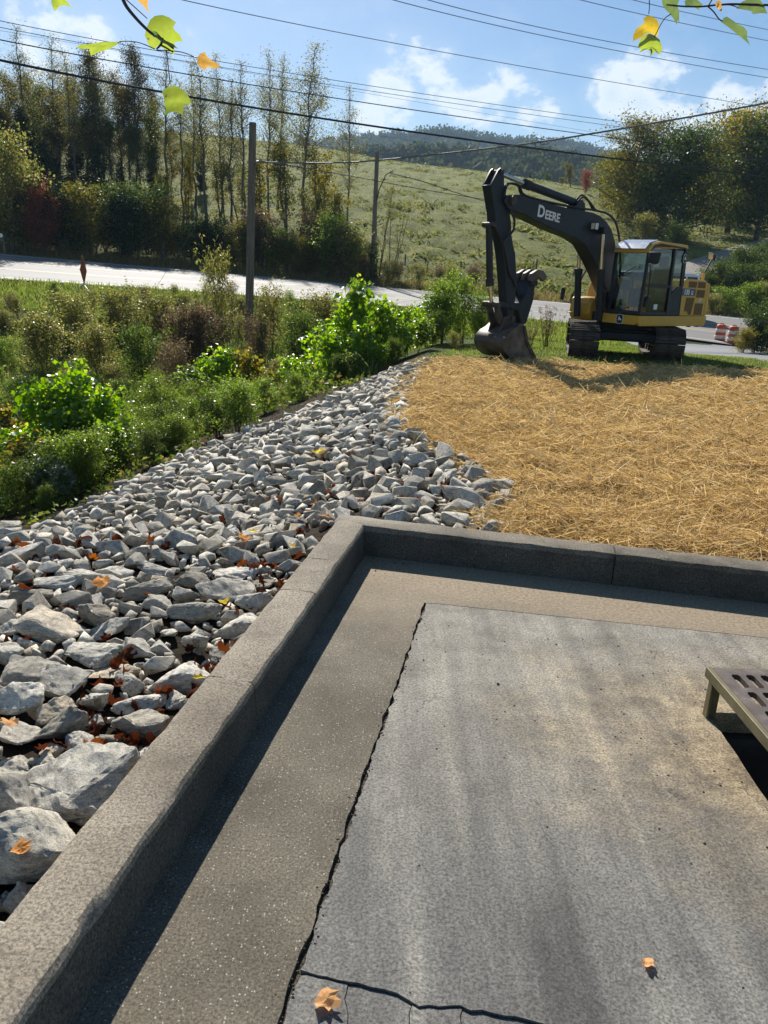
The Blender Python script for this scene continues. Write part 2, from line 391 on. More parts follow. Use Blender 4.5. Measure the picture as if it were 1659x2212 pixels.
# gravel track up the right-hand slope
M_GRAVEL = pmat('track_gravel', [(.3, (.19, .165, .135)), (.7, (.30, .265, .22))], 2.5, .95, .6, 25, .05)
tp = [hit(px, py, 47) for px, py in [(1430, 604), (1490, 590), (1530, 578), (1570, 562), (1610, 547), (1659, 533), (1720, 515), (1800, 497)]]
V = []; Fq = []; k = 0
for i in range(len(tp) - 1):
    for s in np.linspace(0, 1, 9)[:-1]:
        x = tp[i][0] * (1 - s) + tp[i + 1][0] * s; y = tp[i][1] * (1 - s) + tp[i + 1][1] * s
        d = np.array([tp[i + 1][0] - tp[i][0], tp[i + 1][1] - tp[i][1]]); d /= np.linalg.norm(d); nrm = np.array([-d[1], d[0]])
        for j, wv in enumerate((-1.5, -.5, .5, 1.5)):
            q = np.array([x, y]) + nrm * wv; V.append((q[0], q[1], g1(q[0], q[1]) + .22 - .04 * abs(wv)))
            if k and j: e = k * 4 + j; Fq.append((e - 5, e - 4, e, e - 1))
        k += 1
tag(link('gravel_track', smooth(mesh_np('gravel_track', np.array(V), np.array(Fq))), M_GRAVEL), kind='structure')

# ------------------------------------------------------------------ parking: gutter, asphalt, kerb
def concrete(name, dark, light, specks, speck_scale=85, dirt=(.09, .075, .05)):
    m, t, out = newmat(name); b = N(t, 'ShaderNodeBsdfPrincipled'); L(t, b.outputs[0], out.inputs[0])
    cc = N(t, 'ShaderNodeTexCoord').outputs['Object']
    c = ramp(t, tnoise(t, cc, 2.2, 9, .62), [(.28, dark), (.72, light)])
    c = mixc(t, 1, c, ramp(t, tnoise(t, cc, 130, 5, .75), [(.38, (.42, .42, .41)), (.5, (1, 1, 1)), (.63, (1.6, 1.57, 1.5))]), 'MULTIPLY')
    c = mixc(t, ramp(t, tnoise(t, cc, 5, 8, .7), [(.52, (0, 0, 0)), (.75, (.75, .75, .75))]), c, dirt)
    vo = N(t, 'ShaderNodeTexVoronoi'); vo.inputs['Scale'].default_value = speck_scale; vo.inputs['Randomness'].default_value = 1; L(t, cc, vo.inputs['Vector'])
    sv = N(t, 'ShaderNodeSeparateColor'); L(t, vo.outputs['Color'], sv.inputs[0])
    thr = fmath(t, 'MULTIPLY', fmath(t, 'POWER', sv.outputs[0], 5), .40)
    pm = N(t, 'ShaderNodeMapRange'); pm.inputs['From Min'].default_value = .03; pm.inputs['From Max'].default_value = -.03
    L(t, fmath(t, 'SUBTRACT', vo.outputs['Distance'], thr), pm.inputs['Value'])
    c = mixc(t, fmath(t, 'MULTIPLY', pm.outputs[0], specks, True), c, (.52, .49, .42))
    if name.startswith('gutter'):                       # tan silt washed against the far kerb
        sp_ = N(t, 'ShaderNodeSeparateXYZ'); L(t, cc, sp_.inputs[0]); mr_ = N(t, 'ShaderNodeMapRange'); mr_.inputs['From Min'].default_value = 3.15; mr_.inputs['From Max'].default_value = 3.95
        L(t, fmath(t, 'ADD', fmath(t, 'ADD', sp_.outputs['Y'], fmath(t, 'MULTIPLY', sp_.outputs['X'], .22)), fmath(t, 'MULTIPLY', fmath(t, 'SUBTRACT', tnoise(t, cc, 3, 8, .7), .5), 1.1)), mr_.inputs['Value'])
        c = mixc(t, fmath(t, 'MULTIPLY', mr_.outputs[0], .8), c, ramp(t, tnoise(t, cc, 60, 7, .75), [(.36, (.15, .112, .07)), (.62, (.36, .285, .19))]))
    L(t, c, b.inputs['Base Color']); b.inputs['Roughness'].default_value = .88; b.inputs['Specular IOR Level'].default_value = .3
    n = bumpn(t, tnoise(t, cc, 190, 4, .7), .5, .0012); n = bumpn(t, tnoise(t, cc, 22, 6), .35, .004, n)
    L(t, n, b.inputs['Normal']); return m
M_GUT = concrete('gutter_concrete', (.06, .05, .035), (.165, .143, .105), .6, 150)
M_KERB = concrete('kerb_concrete', (.13, .108, .078), (.275, .237, .182), .3, 140)
# the inner faces get a darker concrete colour, mottled by noise
M_FACE = concrete('dark_kerb_face', (.055, .048, .038), (.115, .10, .078), .15, 140, (.03, .027, .022))
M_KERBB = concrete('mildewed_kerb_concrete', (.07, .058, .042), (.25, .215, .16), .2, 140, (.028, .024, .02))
# asphalt with pale worn patches, brown silt towards the inlet, rough granular skin
m, t, out = newmat('lot_asphalt'); b = N(t, 'ShaderNodeBsdfPrincipled'); L(t, b.outputs[0], out.inputs[0])
cc = N(t, 'ShaderNodeTexCoord').outputs['Object']
mpn = N(t, 'ShaderNodeMapping'); L(t, cc, mpn.inputs[0]); mpn.inputs['Rotation'].default_value = (0, 0, RAD(10)); mpn.inputs['Scale'].default_value = (1.5, .5, 1)
base = ramp(t, tnoise(t, mpn.outputs[0], 1.9, 9, .6), [(.34, (.062, .060, .056)), (.5, (.114, .110, .101)), (.66, (.205, .195, .168))])
sx = N(t, 'ShaderNodeSeparateXYZ'); L(t, cc, sx.inputs[0])
# the far strip of the lot is paler, older concrete-like paving
fr = N(t, 'ShaderNodeMapRange'); fr.inputs['From Min'].default_value = 1.9; fr.inputs['From Max'].default_value = 3.3
L(t, fmath(t, 'ADD', sx.outputs['Y'], fmath(t, 'MULTIPLY', tnoise(t, cc, 1.3, 5), .9)), fr.inputs['Value'])
base = mixc(t, fmath(t, 'MULTIPLY', fr.outputs[0], .75), base, ramp(t, tnoise(t, cc, 3, 9, .65), [(.34, (.12, .105, .078)), (.64, (.28, .257, .21))]))
# silt round the inlet (x from 0.9, y 2-3.2)
dsx = fmath(t, 'SUBTRACT', sx.outputs['X'], 1.5); dsy = fmath(t, 'SUBTRACT', sx.outputs['Y'], 2.45)
dd = fmath(t, 'SQRT', fmath(t, 'ADD', fmath(t, 'MULTIPLY', fmath(t, 'MULTIPLY', dsx, dsx), .9), fmath(t, 'MULTIPLY', fmath(t, 'MULTIPLY', dsy, dsy), 1.3)))
sl_ = N(t, 'ShaderNodeMapRange'); sl_.inputs['From Min'].default_value = 1.05; sl_.inputs['From Max'].default_value = .2
L(t, fmath(t, 'ADD', dd, fmath(t, 'MULTIPLY', fmath(t, 'SUBTRACT', tnoise(t, cc, 2.4, 7, .65), .5), 1.1)), sl_.inputs['Value'])
base = mixc(t, fmath(t, 'MULTIPLY', sl_.outputs[0], .9), base, ramp(t, tnoise(t, cc, 9, 8, .7), [(.36, (.085, .058, .032)), (.6, (.33, .255, .15))]))
stm = N(t, 'ShaderNodeMapping'); L(t, cc, stm.inputs[0]); stm.inputs['Rotation'].default_value = (0, 0, RAD(9.9)); stm.inputs['Scale'].default_value = (9, .45, 1)
base = mixc(t, .75, base, ramp(t, tnoise(t, stm.outputs[0], 1.0, 7, .62), [(.3, (.62, .62, .63)), (.5, (1, 1, 1)), (.72, (1.5, 1.47, 1.38))]), 'MULTIPLY')      # worn wheel and drainage streaks
vh = N(t, 'ShaderNodeTexVoronoi', feature='DISTANCE_TO_EDGE'); vh.inputs['Scale'].default_value = 1.15; vdis = N(t, 'ShaderNodeTexNoise'); vdis.inputs['Scale'].default_value = 4.0; vdis.inputs['Detail'].default_value = 6; L(t, cc, vdis.inputs['Vector'])
L(t, vmath(t, 'ADD', cc, vmath(t, 'MULTIPLY', vdis.outputs['Color'], (.35, .35, .35)).outputs[0]).outputs[0], vh.inputs['Vector'])
hair = N(t, 'ShaderNodeMapRange'); hair.inputs['From Min'].default_value = .0035; hair.inputs['From Max'].default_value = .0005; L(t, vh.outputs['Distance'], hair.inputs['Value'])
base = mixc(t, fmath(t, 'MULTIPLY', hair.outputs[0], ramp(t, tnoise(t, cc, 2.2, 3), [(.45, (0, 0, 0)), (.6, (.8, .8, .8))])), base, (.035, .032, .028))          # hairline cracking
blot = ramp(t, tnoise(t, cc, 14, 7, .75), [(.56, (0, 0, 0)), (.7, (1, 1, 1))])
blot = mixc(t, 1, blot, ramp(t, tnoise(t, cc, 1.6, 3), [(.45, (0, 0, 0)), (.7, (1, 1, 1))]), 'MULTIPLY')
base = mixc(t, fmath(t, 'MULTIPLY', blot, .6), base, (.28, .26, .21))
base = mixc(t, 1, base, ramp(t, tnoise(t, cc, 120, 6, .8), [(.38, (.4, .4, .4)), (.5, (1, 1, 1)), (.62, (1.65, 1.65, 1.62))]), 'MULTIPLY')
wv = N(t, 'ShaderNodeTexWave'); wv.inputs['Scale'].default_value = .9; wv.inputs['Distortion'].default_value = 1.2; wv.inputs['Detail'].default_value = 4; wv.inputs['Detail Scale'].default_value = .7
L(t, mpn.outputs[0], wv.inputs['Vector'])
L(t, base, b.inputs['Base Color']); b.inputs['Roughness'].default_value = .8; b.inputs['Specular IOR Level'].default_value = .35
vg = N(t, 'ShaderNodeTexVoronoi'); vg.inputs['Scale'].default_value = 95; L(t, cc, vg.inputs['Vector'])
n_ = bumpn(t, tnoise(t, cc, 150, 5, .7), .6, .0018); n_ = bumpn(t, tnoise(t, cc, 38, 8, .8), .5, .0035, n_); n_ = bumpn(t, tnoise(t, cc, 4, 4), .25, .008, n_)
L(t, n_, b.inputs['Normal']); M_LOT = m

def jag(p, q, step, amp, seed, keep=True):
    """points from p to q with a broken, irregular line"""
    rn = random.Random(seed); p = np.array(p, float); q = np.array(q, float); n = max(2, int(np.linalg.norm(q - p) / step)); d = (q - p) / np.linalg.norm(q - p); nr = np.array([-d[1], d[0]]); o = []
    for i in range(n + 1):
        s = i / n; w = (noise.noise((s * n * .35, seed * 1.7, 0)) * 1.3 + rn.uniform(-.6, .6)) * amp if 0 < i < n else 0
        o.append(tuple(p + (q - p) * s + nr * w))
    return o
def plate(name, loops, ztop, zbot, m, parent=None, bev=0.004):
    """a flat slab from an outer loop and holes"""
    bm = bmesh.new(); edges = []
    for lp in loops:
        vs = [bm.verts.new((x, y, ztop)) for x, y in lp]
        edges += [bm.edges.new((vs[i], vs[(i + 1) % len(vs)])) for i in range(len(vs))]
    bmesh.ops.triangle_fill(bm, use_beauty=True, use_dissolve=False, edges=edges, normal=(0, 0, 1))
    top = list(bm.faces)
    bmesh.ops.recalc_face_normals(bm, faces=top)
    if top and sum(f.normal.z for f in top) < 0: bmesh.ops.reverse_faces(bm, faces=top)
    rim = [e for e in bm.edges if len(e.link_faces) == 1]
    ex = bmesh.ops.extrude_edge_only(bm, edges=rim)
    for v in [g for g in ex['geom'] if isinstance(g, bmesh.types.BMVert)]: v.co.z = zbot
    bmesh.ops.recalc_face_normals(bm, faces=list(bm.faces))
    me = bpy.data.meshes.new(name); bm.to_mesh(me); bm.free()
    return link(name, me, m, parent)
def seam_x(y): return .229 + .1755 * (y - 3.583)
def seam_y(x): return 3.60 - .125 * (x - .229)
Lx0, Lx1, Ly0 = -1.2, 9.0, -3.0
gap = .004
# gutter: an L of concrete along both kerbs
ga = jag((seam_x(Ly0) - gap, Ly0), (seam_x(3.60) - gap, 3.60), .03, .006, 11)
gb = jag((seam_x(3.60) - gap, 3.606), (Lx1, seam_y(Lx1) + .006), .05, .003, 12)
outer = [(Lx1, back_in_y(Lx1) + .03), (CX - .01, CY + .03), (CX - .03, CY), (kerb_in_x(Ly0) - .03, Ly0)]
gut = plate('gutter', [ga + gb[1:] + outer], 0.0, -.09, M_GUT)
tag(gut, kind='structure')
# the lot: main asphalt with the inlet opening, and the cracked old patch in front
A0 = np.array([1.322, 2.69]); ux = np.array([1.0, .03]); uy = np.array([-.02, -1.0])
holec = [A0, A0 + ux * .9, A0 + ux * .9 + uy * .95, A0 + uy * .95]
holel = []
for i in range(4): holel += jag(holec[i], holec[(i + 1) % 4], .05, .004, 30 + i)[:-1]
_y0 = 1.425
c1 = [(seam_x(_y0) + .008, _y0)] + [tuple(PZ(a, b_, 0)[:2]) for a, b_ in [(726, 2114), (800, 2130), (857, 2143), (905, 2172), (994, 2170), (1090, 2192), (1183, 2212)]] + [(.8, 1.24), (1.3, 1.15), (2.2, .95), (Lx1, .4)]
crack = []
for i in range(len(c1) - 1): crack += jag(c1[i], c1[i + 1], .022, .006, 50 + i)[:-1]
crack.append(c1[-1])
lot_l = jag((seam_x(_y0) + .008, _y0), (seam_x(3.60) + .008, 3.608), .02, .007, 21)
lot_t = jag((seam_x(3.60) + .008, 3.608), (Lx1, seam_y(Lx1) + .010), .05, .002, 22)
main = plate('asphalt', [lot_l + lot_t[1:] + crack[::-1][:-1], holel], -.0015, -.09, M_LOT)
tag(main, kind='structure')
g_ = .0032
low = [(x, y - g_) for x, y in crack]
_q = [tuple(PZ(a, b_, 0)[:2]) for a, b_ in [(752, 2121), (745, 2150), (752, 2183), (890, 2165), (885, 2195), (1000, 2172), (996, 2200)]]
patches = [[_q[0], _q[1], _q[2], (-.02, 1.2), (.0, 1.1)], [_q[3], _q[4], (.13, 1.2), (.15, 1.1)], [_q[5], _q[6], (.26, 1.2), (.28, 1.0)]]
def low_between(xa, xb): return [(x, y) for x, y in low if xa < x < xb]
prevl = [(seam_x(1.415) + .012, 1.412)] + jag((seam_x(1.39) + .01, 1.39), (seam_x(1.05) + .01, 1.05), .03, .006, 61)
for i, pl in enumerate(patches + [None]):
    if pl is None:
        poly = prevl[:1] + low_between(prevl[0][0] + .004, Lx1) + [(Lx1, .38), (Lx1, Ly0), (.3, Ly0)] + prevl[1:][::-1]
    else:
        right = []
        for a, c in zip(pl[:-1], pl[1:]): right += jag(a, c, .02, .004, 70 + i)[:-1]
        right.append(pl[-1]); top = [pt for pt in low if prevl[0][0] + .004 < pt[0] < right[0][0]]
        poly = prevl[:1] + top + [(x - .0012, y - g_) for x, y in right] + [prevl[-1]] + prevl[1:-1][::-1]
        prevl = [(x + .0012, y - g_) for x, y in right]
    o = plate('asphalt_piece', [poly], -.006 - .002 * (i % 2), -.09, M_LOT, main)
fill = plate('seam_soil', [[(Lx0, Ly0), (Lx1, Ly0), (Lx1, seam_y(Lx1)), (Lx1, 3.62), (seam_x(3.62) - .3, 3.62)], [tuple(p + np.sign(p - (A0 + ux * .45 + uy * .47)) * .015) for p in holec]], -.014, -.08,
             pmat('seam_soil', [(.3, (.03, .024, .018)), (.7, (.085, .066, .045))], 30, .95, .8, 90, .02))
tag(fill, kind='structure')
# walls of the storm inlet below the opening
M_DARKC = pmat('inlet_concrete', [(.3, (.05, .045, .038)), (.7, (.11, .10, .085))], 5, .9, .4, 50)
mb = MB(); e = .015; x0, x1, y0, y1 = A0[0] - e, A0[0] + .9 + e, A0[1] - .95 - e, A0[1] + e + .02
mb.box(x0 - .1, x0, y0, y1, -1.1, -.03); mb.box(x1, x1 + .1, y0, y1, -1.1, -.03); mb.box(x0 - .1, x1 + .1, y1, y1 + .1, -1.1, -.03); mb.box(x0 - .1, x1 + .1, y0 - .1, y0, -1.1, -.03); mb.box(x0, x1, y0, y1, -1.15, -1.1)
mb.box(x0, x1, y1 - .05, y1, -.14, -.11)
tag(mb.build('storm_inlet_box', M_DARKC), 'dark concrete storm inlet pit below the raised grate', 'storm drain')

# kerbs: sections parted by cracks, worn upper edges
def kerb_section(name, P0, P1, seedv, m, parent, side):
    """P0,P1: inner face foot at both ends; side = unit vector towards the outside"""
    P0 = np.array(P0); P1 = np.array(P1); Lh = np.linalg.norm(P1 - P0); n = max(3, int(Lh / .03)); rn = random.Random(seedv)
    prof = [(-.012, -.2), (-.012, 0), (0, KH - .03), (.003, KH - .014), (.012, KH - .004), (.028, KH), (.10, KH + .001), (KW - .02, KH - .001), (KW - .006, KH - .007), (KW, KH - .02), (KW + .012, -.2)]
    k = len(prof); V = []
    for i in range(n + 1):
        s = i / n; c = P0 + (P1 - P0) * s
        for j, (o, z) in enumerate(prof):
            w = c + side * o; nn = noise.fractal((w[0] * 9, w[1] * 9, j * .35 + seedv), 1, 2, 4)
            chip = max(0, noise.noise((w[0] * 6.0 + 9, w[1] * 6.0, seedv * .5)) - .45) * .06 if j in (2, 3, 4) else 0
            endj = (rn.uniform(-.004, .004) if i in (0, n) else 0)
            dd = (P1 - P0) / Lh * endj
            V.append((w[0] + side[0] * (nn * .004 + chip * .6) + dd[0], w[1] + side[1] * (nn * .004 + chip * .6) + dd[1], z + nn * .004 * (j > 1) - chip))
    Fq = [(i * k + j, (i + 1) * k + j, (i + 1) * k + j + 1, i * k + j + 1) for i in range(n) for j in range(k - 1)]
    me = bpy.data.meshes.new(name); me.from_pydata(V, [], Fq + [tuple(range(k)), tuple(n * k + j for j in range(k))[::-1]]); me.update()
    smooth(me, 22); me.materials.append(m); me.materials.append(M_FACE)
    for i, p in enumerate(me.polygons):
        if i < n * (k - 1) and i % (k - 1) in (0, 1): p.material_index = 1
    return link(name, me, None, parent)
kd = np.array([KS, 1.0]); kd /= np.linalg.norm(kd); ks = np.array([-kd[1], kd[0]])
bd = np.array([1.0, BS]); bd /= np.linalg.norm(bd); bsd = np.array([-bd[1], bd[0]])
Cn = np.array([CX, CY])
kroot = bpy.data.objects.new('kerb', None); COL.objects.link(kroot); tag(kroot, kind='structure')
cuts = [0.0, .60, 1.02, 1.85, 3.6, 5.3, 7.6]                     # distances from the corner along the left kerb
for i in range(len(cuts) - 1):
    a = Cn - kd * (cuts[i] + (.003 if i else 0)); c = Cn - kd * (cuts[i + 1] - .003)
    if i == 0: a = Cn + kd * .05
    kerb_section('kerb_section', c, a, i + 1, M_KERB, kroot, ks)
bc = [-.19, 1.42, 3.3, 5.2, 7.2]
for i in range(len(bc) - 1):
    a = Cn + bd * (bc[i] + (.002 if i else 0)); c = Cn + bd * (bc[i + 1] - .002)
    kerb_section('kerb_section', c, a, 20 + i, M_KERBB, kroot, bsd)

# ------------------------------------------------------------------ raised grate
M_IRON = pmat('cast_iron', [(.3, (.075, .055, .045)), (.55, (.12, .095, .08)), (.75, (.20, .165, .14))], 14, .6, .5, 70, .002, metal=.3)
M_OLIVE = pmat('weathered_galvanised', [(.3, (.10, .083, .04)), (.7, (.20, .17, .095))], 9, .6, .3, 60, .002, metal=.3)
gr = thing('drain_grate', 'rusty cast iron drain grate propped up on legs over the open inlet', 'drain grate', (1.279, 2.675, 0), RAD(2.2))
holes = []
for r in range(6):
    for c in range(11):
        x = .085 + c * .056; y = -.045 - r * .128
        pts = [(x - .0165, y - .012), (x - .010, y), (x + .010, y), (x + .0165, y - .012), (x + .0165, y - .086), (x + .010, y - .098), (x - .010, y - .098), (x - .0165, y - .086)]
        if x + .03 < .70 and y - .11 > -.82: holes.append(pts)
plate('grate_plate', [[(.02, 0), (.70, 0), (.70, -.83), (.02, -.83)]] + holes, .2, .178, M_IRON, gr)
for nm, a in [('frame_rail', (-.004, .016, -.835, .005, .163, .204)), ('frame_rail', (.705, .725, -.835, .005, .163, .204)), ('frame_rail', (.016, .705, .002, .012, .163, .197)), ('frame_rail', (.016, .705, -.845, -.834, .163, .197))]:
    MB().box(*a).build(nm, M_OLIVE, gr, bevel=.002)
for lx, ly in [(.02, -.005), (.68, -.005), (.02, -.79), (.68, -.79)]:
    MB().box(lx, lx + .045, ly - .004, ly + .004, -.03, .17).box(lx - .006, lx + .004, ly - .03, ly + .004, -.03, .17).build('leg', M_OLIVE, gr, bevel=.0015)
# ------------------------------------------------------------------ stones
def rockmat():
    m, t, out = newmat('granite_riprap'); b = N(t, 'ShaderNodeBsdfPrincipled'); L(t, b.outputs[0], out.inputs[0])
    g = N(t, 'ShaderNodeNewGeometry'); oi = N(t, 'ShaderNodeObjectInfo'); at = N(t, 'ShaderNodeAttribute', attribute_name='rnd')
    cc = N(t, 'ShaderNodeTexCoord').outputs['Object']
    rnd = fmath(t, 'FRACT', fmath(t, 'ADD', g.outputs['Random Per Island'], oi.outputs['Random']))
    off = N(t, 'ShaderNodeCombineXYZ'); L(t, fmath(t, 'MULTIPLY', rnd, 37), off.inputs[0])
    vec = vmath(t, 'ADD', cc, off.outputs[0]).outputs[0]
    c = ramp(t, rnd, [(0, (.25, .225, .18)), (.25, (.39, .36, .305)), (.55, (.50, .47, .405)), (.85, (.60, .565, .50)), (1, (.48, .40, .29))])
    c = mixc(t, 1, c, ramp(t, tnoise(t, vec, 7, 9, .68), [(.32, (.5, .48, .45)), (.5, (1, 1, 1)), (.7, (1.3, 1.24, 1.12))]), 'MULTIPLY')
    mp = N(t, 'ShaderNodeMapping'); L(t, vec, mp.inputs[0]); mp.inputs['Scale'].default_value = (3, 3, 16); mp.inputs['Rotation'].default_value = (.4, .5, 0)
    st = tnoise(t, mp.outputs[0], 3.2, 8, .7, .6)
    c = mixc(t, .8, c, ramp(t, st, [(.34, (.42, .42, .43)), (.5, (.95, .95, .94)), (.68, (1.3, 1.25, 1.15))]), 'MULTIPLY')
    c = mixc(t, 1, c, ramp(t, tnoise(t, vec, 90, 5, .8), [(.36, (.5, .5, .5)), (.62, (1.3, 1.3, 1.28))]), 'MULTIPLY')
    L(t, c, b.inputs['Base Color']); b.inputs['Roughness'].default_value = .9; b.inputs['Specular IOR Level'].default_value = .25
    n = bumpn(t, tnoise(t, vec, 60, 7, .72), .7, .0035); n = bumpn(t, st, .5, .006, n); L(t, n, b.inputs['Normal'])
    return m
M_ROCK = rockmat()
def rock_mesh(seed, lv, blocky=.35):
    """angular broken stone about 1 unit wide; lv 0 coarse .. 2 finely broken faces"""
    rn = random.Random(seed); bm = bmesh.new()
    n = rn.randint(9, 13)
    for i in range(n):
        d = Vector((rn.gauss(0, 1), rn.gauss(0, 1), rn.gauss(0, 1))).normalized()
        mx = max(abs(d.x), abs(d.y), abs(d.z)); d = d * ((1 - blocky) + blocky / mx) * rn.uniform(.78, 1.08)
        bm.verts.new((d.x * .5, d.y * .40, d.z * .33))
    bmesh.ops.convex_hull(bm, input=list(bm.verts))
    for v in [v for v in bm.verts if not v.link_faces]: bm.verts.remove(v)
    bmesh.ops.dissolve_limit(bm, angle_limit=RAD(14), verts=list(bm.verts), edges=list(bm.edges))
    if lv >= 1:
        bmesh.ops.bevel(bm, geom=list(bm.edges), offset=.022 + .012 * rn.random(), segments=1, affect='EDGES', profile=.6)
        bmesh.ops.triangulate(bm, faces=list(bm.faces))
        bmesh.ops.subdivide_edges(bm, edges=[e for e in bm.edges if e.calc_length() > .12], cuts=1 if lv == 1 else 2, use_grid_fill=True)
        bmesh.ops.triangulate(bm, faces=list(bm.faces))
        if lv == 2:
            bmesh.ops.subdivide_edges(bm, edges=[e for e in bm.edges if e.calc_length() > .05], cuts=1, use_grid_fill=True); bmesh.ops.triangulate(bm, faces=list(bm.faces))
            bmesh.ops.subdivide_edges(bm, edges=[e for e in bm.edges if e.calc_length() > .035], cuts=1, use_grid_fill=True); bmesh.ops.triangulate(bm, faces=list(bm.faces))
        bm.normal_update(); a = .018 if lv == 1 else .042
        for v in bm.verts:
            q = v.co * 3.4 + Vector((seed * 3.1, 0, 0)); q2 = Vector((v.co.x * 3, v.co.y * 3, v.co.z * 13 + v.co.x * 4)) + Vector((0, seed * 1.3, 0))
            v.co += v.normal * (noise.fractal(q, .8, 2.1, 5) * a + noise.fractal(q2, .9, 2, 3) * a * .45)
    bmesh.ops.recalc_face_normals(bm, faces=list(bm.faces))
    if lv == 0: bmesh.ops.triangulate(bm, faces=list(bm.faces))
    me = bpy.data.meshes.new('rock'); bm.to_mesh(me); bm.free()
    if lv: smooth(me, 18 if lv == 1 else 26)
    me.materials.append(M_ROCK)
    return me
ROCK2 = [rock_mesh(100 + i, 2, .45 + .25 * (i % 3)) for i in range(14)]
ROCK1 = [rock_mesh(200 + i, 1, .4 + .25 * (i % 3)) for i in range(22)]
ROCK0 = [rock_mesh(300 + i, 0, .5) for i in range(26)]
def kerb_out_x(y): return kerb_in_x(y) - KW * 1.015 - .012
rr = random.Random(5)
rocks = []          # x, y, z, r(half width), (sx, sy, sz), euler, label
GRIDC = {}
def near(x, y, r, f):
    cx, cy = int(x / .25), int(y / .25)
    for i in range(cx - 2, cx + 3):
        for j in range(cy - 2, cy + 3):
            for (a, b2, r2) in GRIDC.get((i, j), ()):
                if (a - x) ** 2 + (b2 - y) ** 2 < (f * (r + r2)) ** 2: return True
    return False
def addrock(x, y, z, r, sc, eu, label=None, var=None):
    rocks.append((x, y, z, r, sc, eu, label, var)); GRIDC.setdefault((int(x / .25), int(y / .25)), []).append((x, y, r))
BIG = [(102, 1812, 210, 165, 'large pale boulder against the kerb with an orange leaf on its side', 3), (165, 1668, 215, 135, 'broad grey boulder with a flat slanting face, beside the concrete kerb', 1),
       (22, 1700, 95, 130, 'pale rounded boulder at the left edge beside the broad flat-faced boulder', 5), (62, 1914, 85, 75, 'cube-like grey stone below the largest boulder, touching the kerb', 8), (225, 1750, 42, 48, None, 2), (4, 1975, 70, 60, None, 4),
       (310, 1540, 125, 72, 'smooth whitish oblong stone beside the dark red leaves near the kerb', 6), (130, 1550, 88, 98, None, 7), (197, 1502, 85, 72, 'dark pointed stone wedged between paler stones left of the kerb', 9),
       (145, 1455, 110, 78, 'wide cream-coloured stone with a flat lit top, left of the orange leaf pile', 10), (382, 1445, 115, 70, 'pale blocky stone touching the kerb beside the crack in it', 11), (295, 1490, 105, 52, None, 12), (38, 1490, 115, 85, 'big dark shaded stone at the left edge of the bank', 13), (412, 1505, 46, 66, None, 0),
       (295, 1597, 68, 48, None, 1), (255, 1630, 70, 42, None, 2), (178, 1580, 80, 72, None, 3), (195, 1390, 120, 72, None, 4), (107, 1330, 120, 62, None, 5), (210, 1310, 85, 60, None, 6), (230, 1337, 80, 48, None, 7), (292, 1380, 80, 55, None, 8),
       (412, 1382, 92, 82, 'upright bluish-grey block standing left of the kerb', 9), (485, 1392, 62, 55, None, 10), (515, 1335, 100, 62, 'squarish tan-grey stone leaning against the kerb', 11), (415, 1300, 112, 60, 'long pale slab lying left of the squarish tan stone', 12), (492, 1258, 130, 62, 'largest flat white-topped slab near the far end of the kerb', 13),
       (548, 1282, 90, 62, None, 0), (505, 1215, 100, 40, None, 1), (310, 1255, 100, 50, None, 2), (180, 1225, 95, 45, None, 3), (330, 1207, 80, 32, None, 4), (62, 1425, 100, 60, None, 5), (15, 1390, 80, 60, None, 6), (242, 1425, 90, 46, None, 7),
       (340, 1280, 75, 40, None, 8), (360, 1345, 60, 36, None, 9), (50, 1555, 105, 48, None, 10), (12, 1612, 70, 34, None, 11), (220, 1560, 80, 34, None, 12), (30, 1330, 70, 45, None, 13), (60, 1265, 90, 40, None, 2), (120, 1235, 90, 40, None, 4), (250, 1215, 80, 34, None, 6), (420, 1235, 90, 40, None, 8), (575, 1240, 60, 40, None, 10)]
for px, py, w, h, lab, var in BIG:
    P = PZ(px, py, .12); dst = np.linalg.norm(P - np.array([0, 0, EYE])); W = w / F * dst * 1.14; Hh = h / F * dst * 1.12
    dep = min(W * .8, Hh * 1.5); x = min(P[0], kerb_out_x(P[1]) - W * .36)
    a = rr.uniform(-.3, .3)
    addrock(x, P[1], .03 + Hh * .28, W * .5, (W * 1.05, dep * 1.15, max(Hh * 1.15, W * .5)), (rr.uniform(-.22, .22), rr.uniform(-.22, .22), a + (0 if var % 2 else math.pi)), lab, var)
TOE = sorted([(hit(a, b_, 5, 60)[0], hit(a, b_, 5, 60)[1]) for a, b_ in [(-250, 1290), (0, 1185), (180, 1100), (400, 990), (640, 898), (800, 822), (890, 792)]] + [(1.2, 15.2)])
def sliding(x, y):
    """stones fill the bank from the kerb to the toe"""
    if y < 4.2 - .06 * x: return x < kerb_out_x(y) - .01 and x > -3.6 and y > -.3
    if y > 15.3: return False
    if x > edge_straw(y) + .06: return False
    if y < back_in_y(x) + KW + .03 and x > CX - .35: return False
    return y < itp(x, TOE) and x > -8.5
def throw(n, rfun, f, embed):
    for _ in range(n):
        u = rr.random()
        if u < .3: x, y = rr.uniform(-3.6, -.2), rr.uniform(-.2, 4.3)
        elif u < .8: x, y = rr.uniform(-8.4, 1.0), rr.uniform(4.0, 15.2)
        else: x, y = rr.uniform(-2.6, 1.0), rr.uniform(3.9, 8.5)
        if not sliding(x, y): continue
        r = rfun(x, y)
        if y < 4.3 and x > kerb_out_x(y) - r * .75: continue
        if y >= 4.3 and y - r * .8 < back_in_y(x) + KW and x > -.4: continue
        if near(x, y, r, f): continue
        z = g1(x, y); s = r * 2
        addrock(x, y, z + r * embed, r, (s * rr.uniform(.95, 1.25), s * rr.uniform(.8, 1.1), s * rr.uniform(.75, 1.15)), (rr.uniform(-.45, .45), rr.uniform(-.45, .45), rr.uniform(0, 6.28)))
